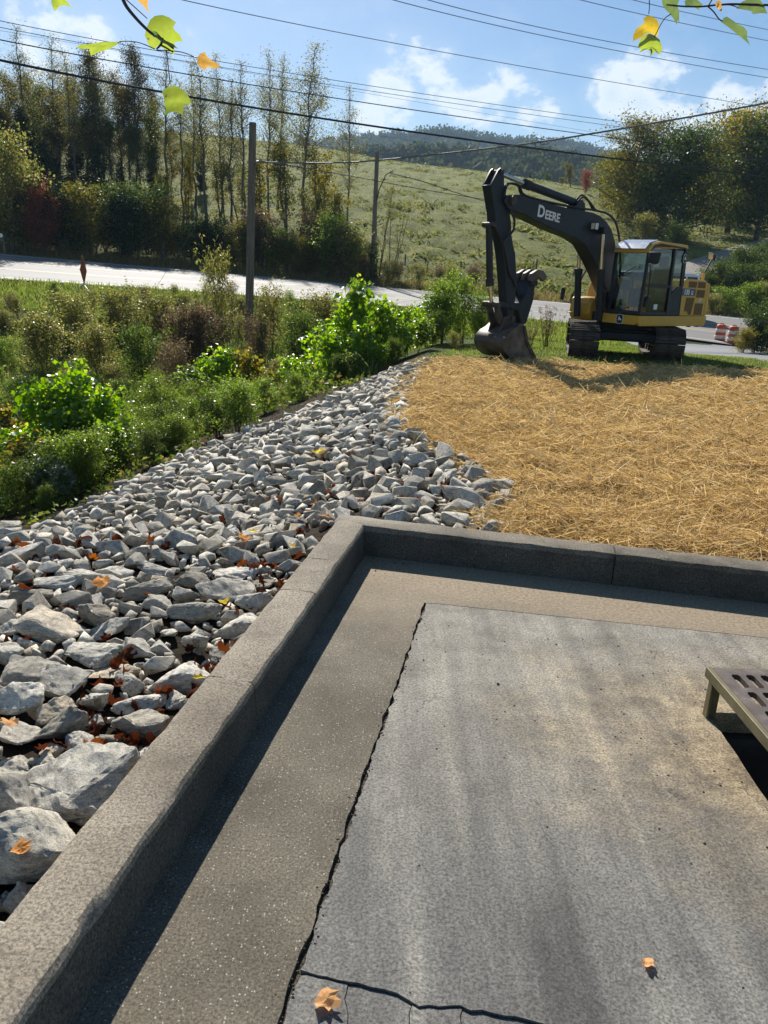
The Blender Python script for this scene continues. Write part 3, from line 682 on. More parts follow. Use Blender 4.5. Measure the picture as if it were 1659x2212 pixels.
throw(16000, lambda x, y: rr.uniform(.085, .135) if y > 4.3 else rr.uniform(.06, .10), .70, .30)
throw(45000, lambda x, y: rr.uniform(.055, .085) if y > 4.3 else rr.uniform(.038, .062), .68, .40)
throw(50000, lambda x, y: rr.uniform(.035, .052) if y > 4.3 else rr.uniform(.02, .034), .64, .45)
show = []
for i, (x, y, z, r, sc, eu, lab, var) in enumerate(rocks):
    u, v, w = project((x, y, z)); s = r / max(w, .2)
    vis = -60 < u < 1720 and -60 < v < 2270 and w > 0
    show.append((-(s if vis else 0) - (9 if lab else 0) - (5 if var is not None else 0), i))
order = [i for _, i in sorted(show)]
GROUP_R = 'loose riprap stones'
mats_stuff_v = []; mats_stuff_f = []; nvt = 0
cache0 = []
for me in ROCK0:
    v = np.empty(len(me.vertices) * 3, np.float32); me.vertices.foreach_get('co', v)
    cache0.append((v.reshape(-1, 3), np.array([p.vertices[:] for p in me.polygons], dtype=np.int32)))
from mathutils import Euler
for rank, i in enumerate(order):
    x, y, z, r, sc, eu, lab, var = rocks[i]
    if rank < 300:
        me = ROCK2[var] if var is not None else (ROCK2 if r > .13 or y < 2.6 else ROCK1)[i % (14 if (r > .13 or y < 2.6) else 22)]
        o = link('rock', me, None, None, (x, y, z), eu, sc)
        zone = ('broken grey stone among the large stones lying left of the kerb' if y < 4.2 else 'small grey stone between the far kerb and the straw' if x > -.35 and y < 7.3 else 'grey stone on the sloping part of the bank beyond the kerb corner')
        tag(o, lab or zone, 'rock', GROUP_R)
    else:
        v, f = cache0[i % 26]
        Mx = np.array(Euler(eu).to_matrix()); vv = (v * np.array(sc)) @ Mx.T + np.array([x, y, z])
        mats_stuff_v.append(vv); mats_stuff_f.append(f + nvt); nvt += len(vv)
rp = link('riprap', mesh_np('riprap', np.concatenate(mats_stuff_v), np.concatenate(mats_stuff_f)), M_ROCK)
tag(rp, 'grey riprap stones covering the bank down to the bushes', 'riprap', kind='stuff')
N_ROCKS = len(rocks)

# ------------------------------------------------------------------ bulk strands and leaves
def strands(P, D, Ln, W, curl, rs, up=None):
    """bent ribbons of two quads. P base (n,3), D unit direction, Ln length, W width"""
    n = len(P); side = np.cross(D, rs.normal(size=(n, 3))); side /= np.linalg.norm(side, axis=1)[:, None] + 1e-9
    nb = np.cross(D, side)
    mid = P + D * (Ln * .5)[:, None] + nb * (curl * Ln)[:, None]; tip = P + D * Ln[:, None]
    w = (side * (W * .5)[:, None])
    V = np.stack([P - w, P + w, mid - w, mid + w, tip - w * .5, tip + w * .5], 1).reshape(-1, 3)
    k = np.arange(n)[:, None] * 6
    Fq = np.concatenate([k + np.array([0, 1, 3, 2]), k + np.array([2, 3, 5, 4])], 0)
    return V, Fq
def kites(P, size, rs, aspect=.55, upb=0.0, fold=.18, droop=None):
    """leaf-shaped quads, folded along the midrib"""
    n = len(P); a = rs.normal(size=(n, 3)); a[:, 2] *= .7
    if droop is not None: a[:, 2] -= droop
    a /= np.linalg.norm(a, axis=1)[:, None]
    nrm = rs.normal(size=(n, 3)); nrm[:, 2] += upb; b = np.cross(nrm, a); b /= np.linalg.norm(b, axis=1)[:, None] + 1e-9
    c = np.cross(a, b); s = size[:, None]
    base = P; tip = P + a * s; mid = P + a * s * .45
    l = mid + b * s * aspect * .5 + c * s * fold; r_ = mid - b * s * aspect * .5 + c * s * fold
    V = np.stack([base, r_, tip, l], 1).reshape(-1, 3); k = np.arange(n)[:, None] * 4
    return V, k + np.array([0, 1, 2, 3])
rs = np.random.RandomState(7)
def fbm(P, sc, seed=0): return np.array([noise.fractal((p[0] * sc + seed, p[1] * sc, seed * .7), 1, 2, 3) for p in P])

# straw
M_STRAW = leafmat('straw', [(0, (.25, .155, .065)), (.2, (.44, .30, .125)), (.5, (.60, .435, .195)), (.85, (.74, .58, .31)), (1, (.28, .165, .07))], .28, .03, .45)
def scatter_straw(n, x0, x1, y0, y1, lmin, lmax, w):
    x = rs.uniform(x0, x1, n); y = rs.uniform(y0, y1, n)
    ed = edge_straw(y) + rs.normal(size=n) * .10 - .03; fe = far_straw(x) + rs.normal(size=n) * .18
    thin = np.array([noise.fractal((a * .8, b * .8, 6.0), 1, 2, 3) for a, b in zip(x, y)]); ok = (rs.rand(n) < np.clip(1.25 - 1.9 * np.maximum(thin - .12, 0), .25, 1)) & (x > ed) & (y < fe) & (y > back_in_y(x) + KW - .02 + rs.exponential(size=n) * .02)
    return x[ok], y[ok], lmin, lmax, w
allv = []; allf = []; off = 0
for (n, x0, x1, y0, y1, lmin, lmax, w) in [(46000, .1, 3.6, 3.7, 5.6, .08, .28, .0046), (62000, 0, 6, 5.4, 8.2, .1, .30, .0055), (56000, 0, 9.5, 8, 11.6, .12, .34, .007), (46000, 0, 12, 11.4, 15.9, .12, .36, .0095)]:
    x, y, lmin, lmax, w = scatter_straw(n, x0, x1, y0, y1, lmin, lmax, w); k = len(x)
    P = np.stack([x, y, gz(x, y)], 1); clump = fbm(P, 2.2, 3); P[:, 2] += .006 + np.clip(clump + .15, 0, 1) * .10 * rs.rand(k) + rs.rand(k) * .02
    az = rs.rand(k) * 6.283 + 0; el = rs.normal(size=k) * .2 + (rs.rand(k) < .05) * rs.rand(k) * .8
    D = np.stack([np.cos(az) * np.cos(el), np.sin(az) * np.cos(el), np.sin(el)], 1)
    Ln = rs.uniform(lmin, lmax, k) * rs.uniform(.5, 1, k); P[:, 2] += np.maximum(0, -D[:, 2] * Ln)
    V, Fq = strands(P, D, Ln, np.full(k, w) * rs.uniform(.6, 1.3, k), rs.normal(size=k) * .10, rs)
    allv.append(V); allf.append(Fq + off); off += len(V)
st = link('straw_mulch', mesh_np('straw_mulch', np.concatenate(allv), np.concatenate(allf)), M_STRAW)
tag(st, 'golden straw mulch spread over the seeded ground', 'straw', kind='stuff')

# grass
def blades(name, label, n, reg, hfun, w, m, keep=None, lean=.35, zoff=0):
    x0, x1, y0, y1 = reg; x = rs.uniform(x0, x1, n); y = rs.uniform(y0, y1, n)
    if keep is not None:
        ok = keep(x, y); x, y = x[ok], y[ok]
    k = len(x); P = np.stack([x, y, gz(x, y) - .01 + zoff], 1); az = rs.rand(k) * 6.283; el = math.pi / 2 - np.abs(rs.normal(size=k)) * lean
    D = np.stack([np.cos(az) * np.cos(el), np.sin(az) * np.cos(el), np.sin(el)], 1); h = hfun(x, y) * rs.uniform(.5, 1.15, k)
    V, Fq = strands(P, D, h, np.full(k, w) * rs.uniform(.6, 1.3, k), rs.normal(size=k) * .12, rs)
    return tag(link(name, mesh_np(name, V, Fq), m), label, 'grass', kind='stuff')
G_LAWN = leafmat('lawn_grass', [(0, (.09, .13, .02)), (.4, (.15, .21, .035)), (.8, (.21, .26, .06)), (1, (.33, .27, .12))], .5, .08)
G_FIELD = leafmat('field_grass', [(0, (.07, .11, .022)), (.45, (.12, .18, .035)), (.75, (.20, .235, .06)), (1, (.32, .27, .13))], .45, .1)
G_DRY = leafmat('dry_grass', [(0, (.14, .10, .045)), (.5, (.24, .18, .08)), (.8, (.17, .17, .06)), (1, (.36, .28, .14))], .4, .08)
G_HILL = leafmat('pasture_grass', [(0, (.10, .12, .035)), (.5, (.175, .19, .06)), (.85, (.25, .235, .09)), (1, (.13, .10, .05))], .4, .05)
def lawnkeep(x, y):
    patch = np.array([noise.noise((a * .9, b * .9, 4.0)) for a, b in zip(x, y)])
    near_ = np.clip((y - far_straw(x)) / 2.2, 0, 1)
    return (y > far_straw(x) - .2) & (x < 9.15 - 1.6 * sstep(y, 27, 33)) & (x > .5 + (y - 15) * .35) & (rs.rand(len(x)) < np.clip(near_ + .35 + patch * .6, .1, 1))
blades('lawn', 'short sunlit lawn under and around the excavator', 60000, (.3, 9.2, 14.6, 31.5), lambda x, y: np.full(len(x), .055), .010, G_LAWN, lawnkeep)
def fieldkeep(x, y): return (gz(x, y) < itp(y, PAD_T) - .28) & (y > 6.5) & ~((x > -9) & (y < itp(x, TOE) + .5)) & (x < 9 - (31 - y) * .5)
blades('field_grass', 'rough green grass and low weeds filling the field below the road', 125000, (-26, 8, 7, 31.7), lambda x, y: .2 + .3 * rs.rand(len(x)), .018, G_FIELD, lambda x, y: fieldkeep(x, y) & (y > 14.5 + .25 * np.abs(x)), .5)
blades('verge_grass', 'sunlit grass verge along the far side of the road', 30000, (-34, 40, 45.1, 48.5), lambda x, y: .18 + .3 * rs.rand(len(x)) * sstep(y, 45, 47), .035, G_DRY, None, .4)
blades('roadside_grass', 'bright grass along the near edge of the road', 36000, (-28, 8, 27.5, 32.0), lambda x, y: np.full(len(x), .22), .022, G_LAWN, None, .5)
# pasture tussocks
n = 5200; y = 47 + 115 * rs.rand(n) ** 1.25; x = rs.uniform(-.32, .62, n) * y
cl = np.array([noise.fractal((a * .06, b * .06, 9), 1, 2, 3) for a, b in zip(x, y)]); ok = rs.rand(n) < np.clip(.45 + cl, .08, 1); x, y = x[ok], y[ok]; n = len(x); k = 26
szs = rs.uniform(.2, .75, n) * np.where(rs.rand(n) < .08, 1.7, 1)
P0 = np.repeat(np.stack([x, y, gz(x, y)], 1), k, 0); S = np.repeat(szs, k); P0[:, :2] += rs.normal(size=(n * k, 2)) * S[:, None] * .55; P0[:, 2] = gz(P0[:, 0], P0[:, 1]) - .02
az = rs.rand(n * k) * 6.283; el = rs.uniform(.05, .85, n * k); D = np.stack([np.cos(az) * np.cos(el), np.sin(az) * np.cos(el), np.sin(el)], 1)
V, Fq = strands(P0, D, S * rs.uniform(.3, .75, n * k), S * .13, rs.normal(size=n * k) * .15, rs)
tag(link('pasture_grass', mesh_np('pasture_grass', V, Fq), G_HILL), 'grazed tussocky grass on the hillside pasture', 'grass', kind='stuff')
# low leafy weeds in the field
n = 95000; x = rs.uniform(-24, 6, n); y = rs.uniform(7, 30.5, n); ok = fieldkeep(x, y); x, y = x[ok], y[ok]; n = len(x)
cl = np.array([noise.fractal((a * .4, b * .4, 2), 1, 2, 3) for a, b in zip(x, y)]); hgt = np.clip(.26 + cl * .7, .06, 1.0)
P = np.stack([x, y, gz(x, y) + hgt * rs.rand(n) ** .6], 1)
V, Fq = kites(P, rs.uniform(.05, .11, n), rs, .55, .6)
W_LOW = leafmat('low_weed_leaves', [(0, (.045, .075, .015)), (.4, (.085, .13, .022)), (.75, (.15, .18, .035)), (.92, (.24, .20, .06)), (1, (.16, .09, .04))], .5, .12, .4)
tag(link('ground_weeds', mesh_np('ground_weeds', V, Fq), W_LOW), 'low leafy weeds mixed through the field grass', 'weeds', kind='stuff')

# fallen leaves
def curled_leaf(seed, kind=0):
    rn = random.Random(seed); n = 11; V = []; out = [(0, -.5), (.28, -.42), (.5, -.2), (.36, 0), (.5, .28), (.24, .26), (.1, .5), (-.1, .5), (-.22, .24), (-.5, .3), (-.36, 0), (-.5, -.2), (-.28, -.42)]
    c1, c2, ph = rn.uniform(.5, 1.3), rn.uniform(-.8, .8), rn.uniform(0, 6)
    bm = bmesh.new(); vs = []
    def bend(x, y): return (x * (1 - .25 * abs(x)), y, c1 * x * x + c2 * y * y * .6 + .10 * math.sin(x * 9 + ph) + .08 * math.sin(y * 11 + ph))
    ring = [bm.verts.new(bend(x * rn.uniform(.85, 1.1), y * rn.uniform(.85, 1.1))) for x, y in out]
    inner = [bm.verts.new(bend(x * .5, y * .5)) for x, y in out]; c = bm.verts.new(bend(0, 0)); k = len(out)
    for i in range(k):
        bm.faces.new((ring[i], ring[(i + 1) % k], inner[(i + 1) % k], inner[i])); bm.faces.new((inner[i], inner[(i + 1) % k], c))
    me = bpy.data.meshes.new('fallen_leaf'); bm.to_mesh(me); bm.free(); return me
LITTER = leafmat('dead_leaves', [(0, (.05, .016, .010)), (.5, (.09, .026, .013)), (.8, (.15, .045, .018)), (.95, (.28, .10, .03)), (1, (.40, .24, .09))], .3, .05)
LM = [curled_leaf(i) for i in range(8)]
lv_ = []; lf_ = []; off = 0
lc = []
for me in LM:
    v = np.empty(len(me.vertices) * 3, np.float32); me.vertices.foreach_get('co', v)
    tri = []
    for p in me.polygons:
        q = list(p.vertices); tri.append(q[:3]);
        if len(q) == 4: tri.append([q[0], q[2], q[3]])
    lc.append((v.reshape(-1, 3), np.array(tri)))
spots = [(px, py, s) for px, py, s in [(225, 1470, 26), (240, 1450, 20), (225, 1592, 32), (205, 1600, 22), (250, 1600, 20), (280, 1640, 26), (465, 1430, 26), (455, 1450, 22), (600, 1260, 30), (590, 1275, 26), (620, 1240, 24), (40, 1240, 34), (15, 1245, 26), (190, 1200, 20), (205, 1195, 20),
                                      (100, 1205, 16), (45, 1370, 22), (30, 1350, 18), (20, 1330, 18), (350, 1195, 12), (480, 1140, 16), (505, 1150, 12), (700, 1085, 14), (610, 1085, 18), (650, 1120, 16), (585, 1110, 14), (660, 1060, 16), (745, 1045, 10), (690, 1020, 10), (840, 1100, 12),
                                      (870, 1085, 12), (975, 1090, 10), (1000, 1095, 10), (960, 1060, 8), (800, 1030, 8), (550, 1170, 14), (640, 1165, 14), (420, 1160, 12), (310, 1600, 14), (350, 1510, 14), (570, 1300, 18), (330, 1620, 20), (160, 1530, 12), (1040, 1050, 14), (1075, 1070, 14), (900, 1030, 8), (530, 1120, 8)]]
rl = random.Random(8)
for px, py, s in spots:
    b0 = hit(px, py, 1.0, 40)
    for _ in range(int(2 + s * .2)):
        x = b0[0] + rl.gauss(0, .0035 * s * max(1, b0[1] / 4)); y = b0[1] + rl.gauss(0, .005 * s * max(1, b0[1] / 3.5)); sz = rl.uniform(.035, .085)
        if y < 4.3 and x > kerb_out_x(y) - .02: continue
        v, f = lc[rl.randrange(8)]; R3 = np.array(Euler((rl.uniform(-1, 1), rl.uniform(-1, 1), rl.uniform(0, 6.3))).to_matrix())
        vv = (v * sz) @ R3.T + np.array([x, y, g1(x, y) + rl.uniform(.0, .06)]); lv_.append(vv); lf_.append(f + off); off += len(vv)
for _ in range(260):
    x, y = rl.uniform(-3, .8), rl.uniform(.3, 8)
    if not sliding(x, y): continue
    sz = rl.uniform(.03, .07); v, f = lc[rl.randrange(8)]; R3 = np.array(Euler((rl.uniform(-1, 1), rl.uniform(-1, 1), rl.uniform(0, 6.3))).to_matrix())
    vv = (v * sz) @ R3.T + np.array([x, y, g1(x, y) + rl.uniform(.0, .06)]); lv_.append(vv); lf_.append(f + off); off += len(vv)
tag(link('leaf_litter', mesh_np('leaf_litter', np.concatenate(lv_), np.concatenate(lf_)), LITTER), 'dark red and brown dead leaves caught between the stones', 'leaf litter', kind='stuff')
M_LO = leafmat('orange_leaf', [(0, (.62, .24, .07)), (1, (.72, .34, .12))], .4, .05)
M_LY = leafmat('yellow_leaf', [(0, (.62, .45, .05)), (1, (.70, .52, .08))], .5, .05)
M_LB = leafmat('tan_leaf', [(0, (.60, .30, .13)), (1, (.66, .36, .16))], .3, .05)
for px, py, z, s, mm, lab in [(708, 2158, .012, .062, M_LB, 'curled tan dead leaf on the cracked asphalt near the bottom edge'), (1400, 2080, .008, .035, M_LB, 'small torn brown leaf lying alone on the asphalt on the right'),
                              (46, 1832, .19, .055, M_LO, 'small bright orange leaf on the largest boulder'), (220, 1256, .22, .09, M_LO, 'orange and yellow leaf standing on the stones at the far left'), (485, 1300, .20, .06, M_LY, 'yellow-green leaf lying on a pale slab beside the kerb'),
                              (430, 1475, .12, .05, M_LY, 'olive leaf tucked beside the kerb among dark leaves'), (527, 1175, .10, .09, M_LO, 'bright orange leaf on the small stones beyond the kerb corner'), (550, 1160, .10, .06, M_LY, 'yellow leaf just above the bright orange leaf'),
                              (688, 998, .0, .16, M_LY, 'large dull yellow leaf lying on the middle of the stone bank'), (630, 1185, .12, .05, M_LY, 'small green-yellow leaf left of the kerb corner'), (700, 1125, .12, .08, M_LO, 'folded orange leaf beside the kerb corner'), (20, 1570, .12, .06, M_LB, 'pale tan leaf at the left edge between dark stones')]:
    P = PZ(px, py, z) if py > 1010 else hit(px, py)
    zz = max(P[2], g1(P[0], P[1]) + (.1 if py < 1900 else 0)) if py < 1900 else z
    o = link('fallen_leaf', LM[int(px) % 8].copy(), None, None, (P[0], P[1], zz), (.1, .2, px * .37), (s, s, s * .55)); o.data.materials.append(mm)
    tag(o, lab, 'leaf', 'single fallen leaves')
# crumbs of soil and gravel on the paving
n = 1500; x = rs.uniform(.1, 2.4, n); y = rs.uniform(1.1, 4.2, n); dn = np.hypot(x - 1.35, (y - 2.6) * .9); ok = (rs.rand(n) < np.exp(-dn * 2.2) + .03) & (y < back_in_y(x) - .02) & (x > kerb_in_x(y) + .02) & ~((x > 1.28) & (y < 2.72))
xc = np.concatenate([x[ok], -.06 + np.abs(rs.normal(size=110)) * .13, seam_x(rs.uniform(1.2, 3.5, 150)) ]); yc = np.concatenate([y[ok], 4.2 - np.abs(rs.normal(size=110)) * .09, np.zeros(150)]); yc[-150:] = 3.583 + (xc[-150:] - .229) / .1755; xc[-150:] += rs.normal(size=150) * .012
cv = []; cf = []; off = 0
for a, b3 in zip(xc, yc):
    if b3 > back_in_y(a) - .01 or a < kerb_in_x(b3): continue
    v, f = cache0[rl.randrange(26)]; s = rl.uniform(.004, .011) * (1.9 if rl.random() < .05 else 1); vv = v * s + np.array([a, b3, s * .2 - .003]); cv.append(vv); cf.append(f + off); off += len(vv)
tag(link('soil_crumbs', mesh_np('soil_crumbs', np.concatenate(cv), np.concatenate(cf)), pmat('soil_crumbs', [(.3, (.025, .02, .014)), (.7, (.11, .085, .055))], 40, .95, 0)), 'dark crumbs of soil scattered over the paving by the grate', 'soil', kind='stuff')
# ------------------------------------------------------------------ trees and shrubs
M_BARK = pmat('grey_bark', [(.3, (.075, .062, .05)), (.7, (.17, .15, .125))], 9, .95, .7, 40, .02)
M_BARKP = pmat('pale_bark', [(.3, (.13, .115, .095)), (.7, (.25, .23, .20))], 9, .9, .6, 40, .02)
M_STEM = pmat('green_stem', [(.3, (.07, .06, .03)), (.7, (.13, .11, .05))], 12, .9, .4, 60, .005)
LF = {
 'poplar': leafmat('poplar_leaves', [(0, (.11, .125, .035)), (.4, (.17, .175, .045)), (.7, (.24, .215, .06)), (.92, (.28, .21, .06)), (1, (.20, .12, .04))], .5, .08, .4),
 'russet': leafmat('russet_leaves', [(0, (.05, .055, .018)), (.4, (.085, .085, .025)), (.7, (.13, .105, .03)), (.9, (.17, .10, .032)), (1, (.08, .10, .025))], .42, .08, .4),
 'green': leafmat('green_leaves', [(0, (.03, .055, .012)), (.5, (.055, .09, .02)), (.85, (.10, .13, .03)), (1, (.15, .14, .035))], .45, .1, .4),
 'autumn': leafmat('autumn_leaves', [(0, (.055, .07, .018)), (.4, (.10, .115, .025)), (.7, (.17, .155, .03)), (.9, (.24, .18, .035)), (1, (.22, .11, .025))], .5, .08, .4),
 'yellow': leafmat('yellowing_leaves', [(0, (.09, .11, .02)), (.4, (.19, .18, .03)), (.75, (.30, .24, .035)), (1, (.30, .16, .03))], .5, .08, .4),
 'cedar': leafmat('cedar_needles', [(0, (.012, .028, .012)), (.6, (.025, .048, .018)), (1, (.045, .066, .022))], .2, .08, .5),
 'red': leafmat('red_leaves', [(0, (.16, .04, .035)), (.6, (.27, .075, .05)), (1, (.22, .13, .06))], .45, .1),
 'tulip': leafmat('tulip_sapling_leaves', [(0, (.09, .17, .015)), (.4, (.15, .26, .025)), (.8, (.23, .34, .035)), (1, (.33, .35, .06))], .62, .22, .32),
 'silver': leafmat('silvery_leaves', [(0, (.11, .15, .075)), (.6, (.17, .215, .12)), (1, (.24, .28, .17))], .3, .25, .35),
 'weed': leafmat('willowy_weed_leaves', [(0, (.08, .13, .02)), (.5, (.14, .21, .03)), (.9, (.22, .27, .05)), (1, (.30, .30, .11))], .6, .25, .33),
 'olive': leafmat('olive_brush_leaves', [(0, (.08, .09, .025)), (.45, (.15, .165, .042)), (.8, (.24, .225, .065)), (1, (.34, .26, .10))], .58, .2, .4),
 'brown': leafmat('brown_brush_leaves', [(0, (.09, .062, .035)), (.5, (.15, .105, .06)), (.85, (.22, .155, .09)), (1, (.14, .14, .045))], .4, .12, .4),
 'bright': leafmat('bright_brush_leaves', [(0, (.08, .13, .02)), (.5, (.15, .22, .035)), (1, (.24, .30, .06))], .6, .18, .4),
}
def limb(rn, p, d, ln, r, seg, bend):
    pts = [p]; rad = [r]; d = d.normalized()
    for i in range(seg):
        d = (d + Vector((rn.gauss(0, bend), rn.gauss(0, bend), rn.gauss(0, bend * .6) + bend * .25))).normalized(); pts.append(pts[-1] + d * (ln / seg)); rad.append(r * (1 - .85 * (i + 1) / seg))
    return pts, rad
def tree_meshes(seed, H=1.0, tr=.012, cb=.3, prof=None, nb=40, asc=.8, leaf=.011, nl=2500, spread=.03, trunks=1, seg=4, sub=2, leafasp=.65, shape='kite', thin=1.0):
    """unit-height tree: trunk with limbs, and a crown of separate leaves hung along the limbs"""
    rn = random.Random(seed); rsx = np.random.RandomState(seed); mb = MB(); pts_leaf = []
    for tk in range(trunks):
        ln = Vector((rn.gauss(0, .05) * (trunks > 1), rn.gauss(0, .05) * (trunks > 1), 0)); top = Vector((rn.gauss(0, .02) + ln.x * 3, rn.gauss(0, .02) + ln.y * 3, rn.uniform(.9, 1.0) if trunks > 1 else 1.0))
        tp_ = [ln * .5 + (top - ln * .5) * s + Vector((rn.gauss(0, .006), rn.gauss(0, .006), 0)) * (0 < s) for s in np.linspace(0, 1, 9)]
        mb.tube(tp_, [tr * (1.25 if i == 0 else 1) * (1 - .93 * (i / 8) ** 1.1) for i in range(9)], 7)
        for i in range(nb // trunks):
            s = cb + (1 - cb) * (i + rn.random()) / (nb // trunks); k = min(7, int(s * 8)); f = s * 8 - k; p = tp_[k].lerp(tp_[k + 1], f)
            rad = prof((s - cb) / (1 - cb)); az = rn.uniform(0, 6.283); el = asc * rn.uniform(.6, 1.3) + (.3 * s)
            d = Vector((math.cos(az) * math.cos(el), math.sin(az) * math.cos(el), math.sin(el))); ll = max(.02, rad * rn.uniform(.6, 1.15))
            bp, br = limb(rn, p, d, ll, tr * .33 * thin * (1 - .6 * s), seg, .16); mb.tube(bp, br, 4, False)
            pts_leaf += [(bp[j].lerp(bp[j + 1], rn.random()), ll) for j in range(1, seg) for _ in range(3)]
            for _ in range(sub):
                j = rn.randrange(1, seg); dd = (bp[j + 1] - bp[j]).normalized() + Vector((rn.gauss(0, .7), rn.gauss(0, .7), rn.gauss(0, .5)))
                sp, sr = limb(rn, bp[j], dd, ll * rn.uniform(.25, .55), tr * .13 * thin, 3, .2); mb.tube(sp, sr, 3, False)
                pts_leaf += [(sp[q].lerp(sp[q + 1], rn.random()), ll * .6) for q in range(3) for _ in range(3)]
    tm = bpy.data.meshes.new('trunk'); tm.from_pydata(mb.v, [], mb.f); tm.update(); smooth(tm)
    A = np.array([tuple(p) for p, _ in pts_leaf]); wts = np.array([w for _, w in pts_leaf]); wts = wts / wts.sum()
    ii = rsx.choice(len(A), nl, p=wts); P = A[ii] + rsx.normal(size=(nl, 3)) * spread * np.array([1, 1, .8])
    P = P[P[:, 2] > .03]; nl = len(P); sz = leaf * rsx.uniform(.55, 1.25, nl)
    if shape == 'tulip': V, Fq = tulip_leaves(P, sz * 1.5, rsx)
    else: V, Fq = kites(P, sz * 1.5, rsx, leafasp, .5, .15, .25)
    return tm, mesh_np('crown', V, Fq)
TUL = np.array([(0, 0), (.32, .02), (.5, .22), (.40, .48), (.52, .80), (.16, .74), (0, .66), (-.16, .74), (-.52, .80), (-.40, .48), (-.5, .22), (-.32, .02)])
def tulip_leaves(P, sz, rsx):
    n = len(P); az = rsx.rand(n) * 6.283; el = rsx.normal(size=n) * .45 - .45
    a = np.stack([np.cos(az) * np.cos(el), np.sin(az) * np.cos(el), np.sin(el)], 1); up = rsx.normal(size=(n, 3)) * .35 + np.array([0, 0, 1]); b = np.cross(up, a); b /= np.linalg.norm(b, axis=1)[:, None]; c = np.cross(a, b)
    k = len(TUL); V = P[:, None, :] + sz[:, None, None] * (TUL[None, :, 1:2] * a[:, None, :] + TUL[None, :, 0:1] * b[:, None, :] + (np.abs(TUL[None, :, 0:1]) * .35 - TUL[None, :, 1:2] ** 2 * .2) * c[:, None, :])
    V = V.reshape(-1, 3); o = np.arange(n)[:, None] * k
    Fq = np.concatenate([o + np.array(q) for q in [(0, 1, 2, 3), (0, 3, 4, 5), (0, 5, 6, 6), (0, 6, 7, 7), (0, 7, 8, 9), (0, 9, 10, 11)]], 0)
    tri = np.concatenate([o + np.array(q) for q in [(0, 1, 2), (0, 2, 3), (0, 3, 5), (3, 4, 5), (0, 5, 6), (0, 6, 7), (0, 7, 9), (7, 8, 9), (0, 9, 10), (0, 10, 11)]], 0)
    return V, tri
pr_pop = lambda s: .045 + .15 * math.sin(min(1, s * 1.15 + .12) * math.pi) ** .8
pr_rnd = lambda s: .10 + .42 * math.sqrt(max(0, 1 - (2 * s - .75) ** 2 / 1.6))
pr_oval = lambda s: .06 + .22 * math.sin(min(1, s * .9 + .12) * math.pi)
pr_cone = lambda s: .03 + .24 * (1 - s) ** .85
pr_dome = lambda s: .14 + .55 * math.sqrt(max(0, 1 - s * s))
VAR = {}
for i in range(5): VAR['poplar', i] = tree_meshes(10 + i, tr=.0085, cb=.32, prof=pr_pop, nb=70, asc=.75, leaf=.0062, nl=2600 + 700 * i, spread=.022, sub=3)
for i in range(3): VAR['russet', i] = tree_meshes(30 + i, tr=.011, cb=.22, prof=pr_oval, nb=60, asc=.8, leaf=.0088, nl=9500, spread=.026, sub=3)
for i in range(3): VAR['cedar', i] = tree_meshes(40 + i, tr=.012, cb=.05, prof=pr_cone, nb=120, asc=.15, leaf=.022, nl=7000, spread=.02, sub=2, leafasp=.35)
for i in range(3): VAR['big', i] = tree_meshes(50 + i, tr=.024, cb=.07, prof=pr_rnd, nb=95, asc=.22, leaf=.0155, nl=20000, spread=.055, sub=5)
for i in range(3): VAR['small', i] = tree_meshes(60 + i, tr=.014, cb=.12, prof=pr_oval, nb=50, asc=.9, leaf=.02, nl=2300, spread=.035, sub=3, trunks=2)
for i in range(4): VAR['bush', i] = tree_meshes(70 + i, tr=.012, cb=.03, prof=pr_dome, nb=60, asc=.75, leaf=.026, nl=6500, spread=.055, sub=3, trunks=4)
for i in range(4): VAR['fine', i] = tree_meshes(80 + i, tr=.006, cb=.05, prof=pr_dome, nb=80, asc=1.1, leaf=.045, nl=3000, spread=.04, sub=2, trunks=8, leafasp=.25)
for i in range(4): VAR['sapling', i] = tree_meshes(90 + i, tr=.008, cb=.18, prof=lambda s: .16 + .34 * math.sin(min(1, s * .85 + .2) * math.pi), nb=54, asc=.6, leaf=.055, nl=720, spread=.06, sub=2, trunks=3, shape='tulip')
for i in range(2): VAR['bare', i] = tree_meshes(97 + i, tr=.010, cb=.15, prof=pr_oval, nb=46, asc=.9, leaf=.012, nl=700, spread=.02, sub=4, trunks=3)
for i in range(2): VAR['reed', i] = tree_meshes(103 + i, tr=.004, cb=.3, prof=lambda s: .05 + .09 * (1 - s), nb=110, asc=1.25, leaf=.022, nl=1500, spread=.012, sub=1, trunks=22, leafasp=.3)
_cnt = {}
TREE_N = [0]
def plant(name, var, px, pytop, D, leafk, label, cat, group=None, wide=1.0, bark=None, parts=('trunk', 'crown'), hmin=.3, rz=None):
    base, h = stand(px, pytop, D); h = max(h, hmin)
    kk = [k for k in VAR if k[0] == var]; _cnt[var] = _cnt.get(var, -1) + 1; tm, cm = VAR[kk[_cnt[var] % len(kk)]]
    TREE_N[0] += 1; rn = random.Random(int(px * 7 + D * 13))
    o = thing(name, label, cat, (base[0], base[1], base[2] - .03), rn.uniform(0, 6.28) if rz is None else rz, group, (h * wide, h * wide, h))
    def inst(nm, me, m):
        if not me.materials: me.materials.append(m)
        c = link(nm, me, None, o); c.material_slots[0].link = 'OBJECT'; c.material_slots[0].material = m; return c      # one mesh, own leaf colour
    inst(parts[0], tm, bark or M_BARK); inst(parts[1], cm, LF[leafk]); return o
GT = 'trees in the row across the road'
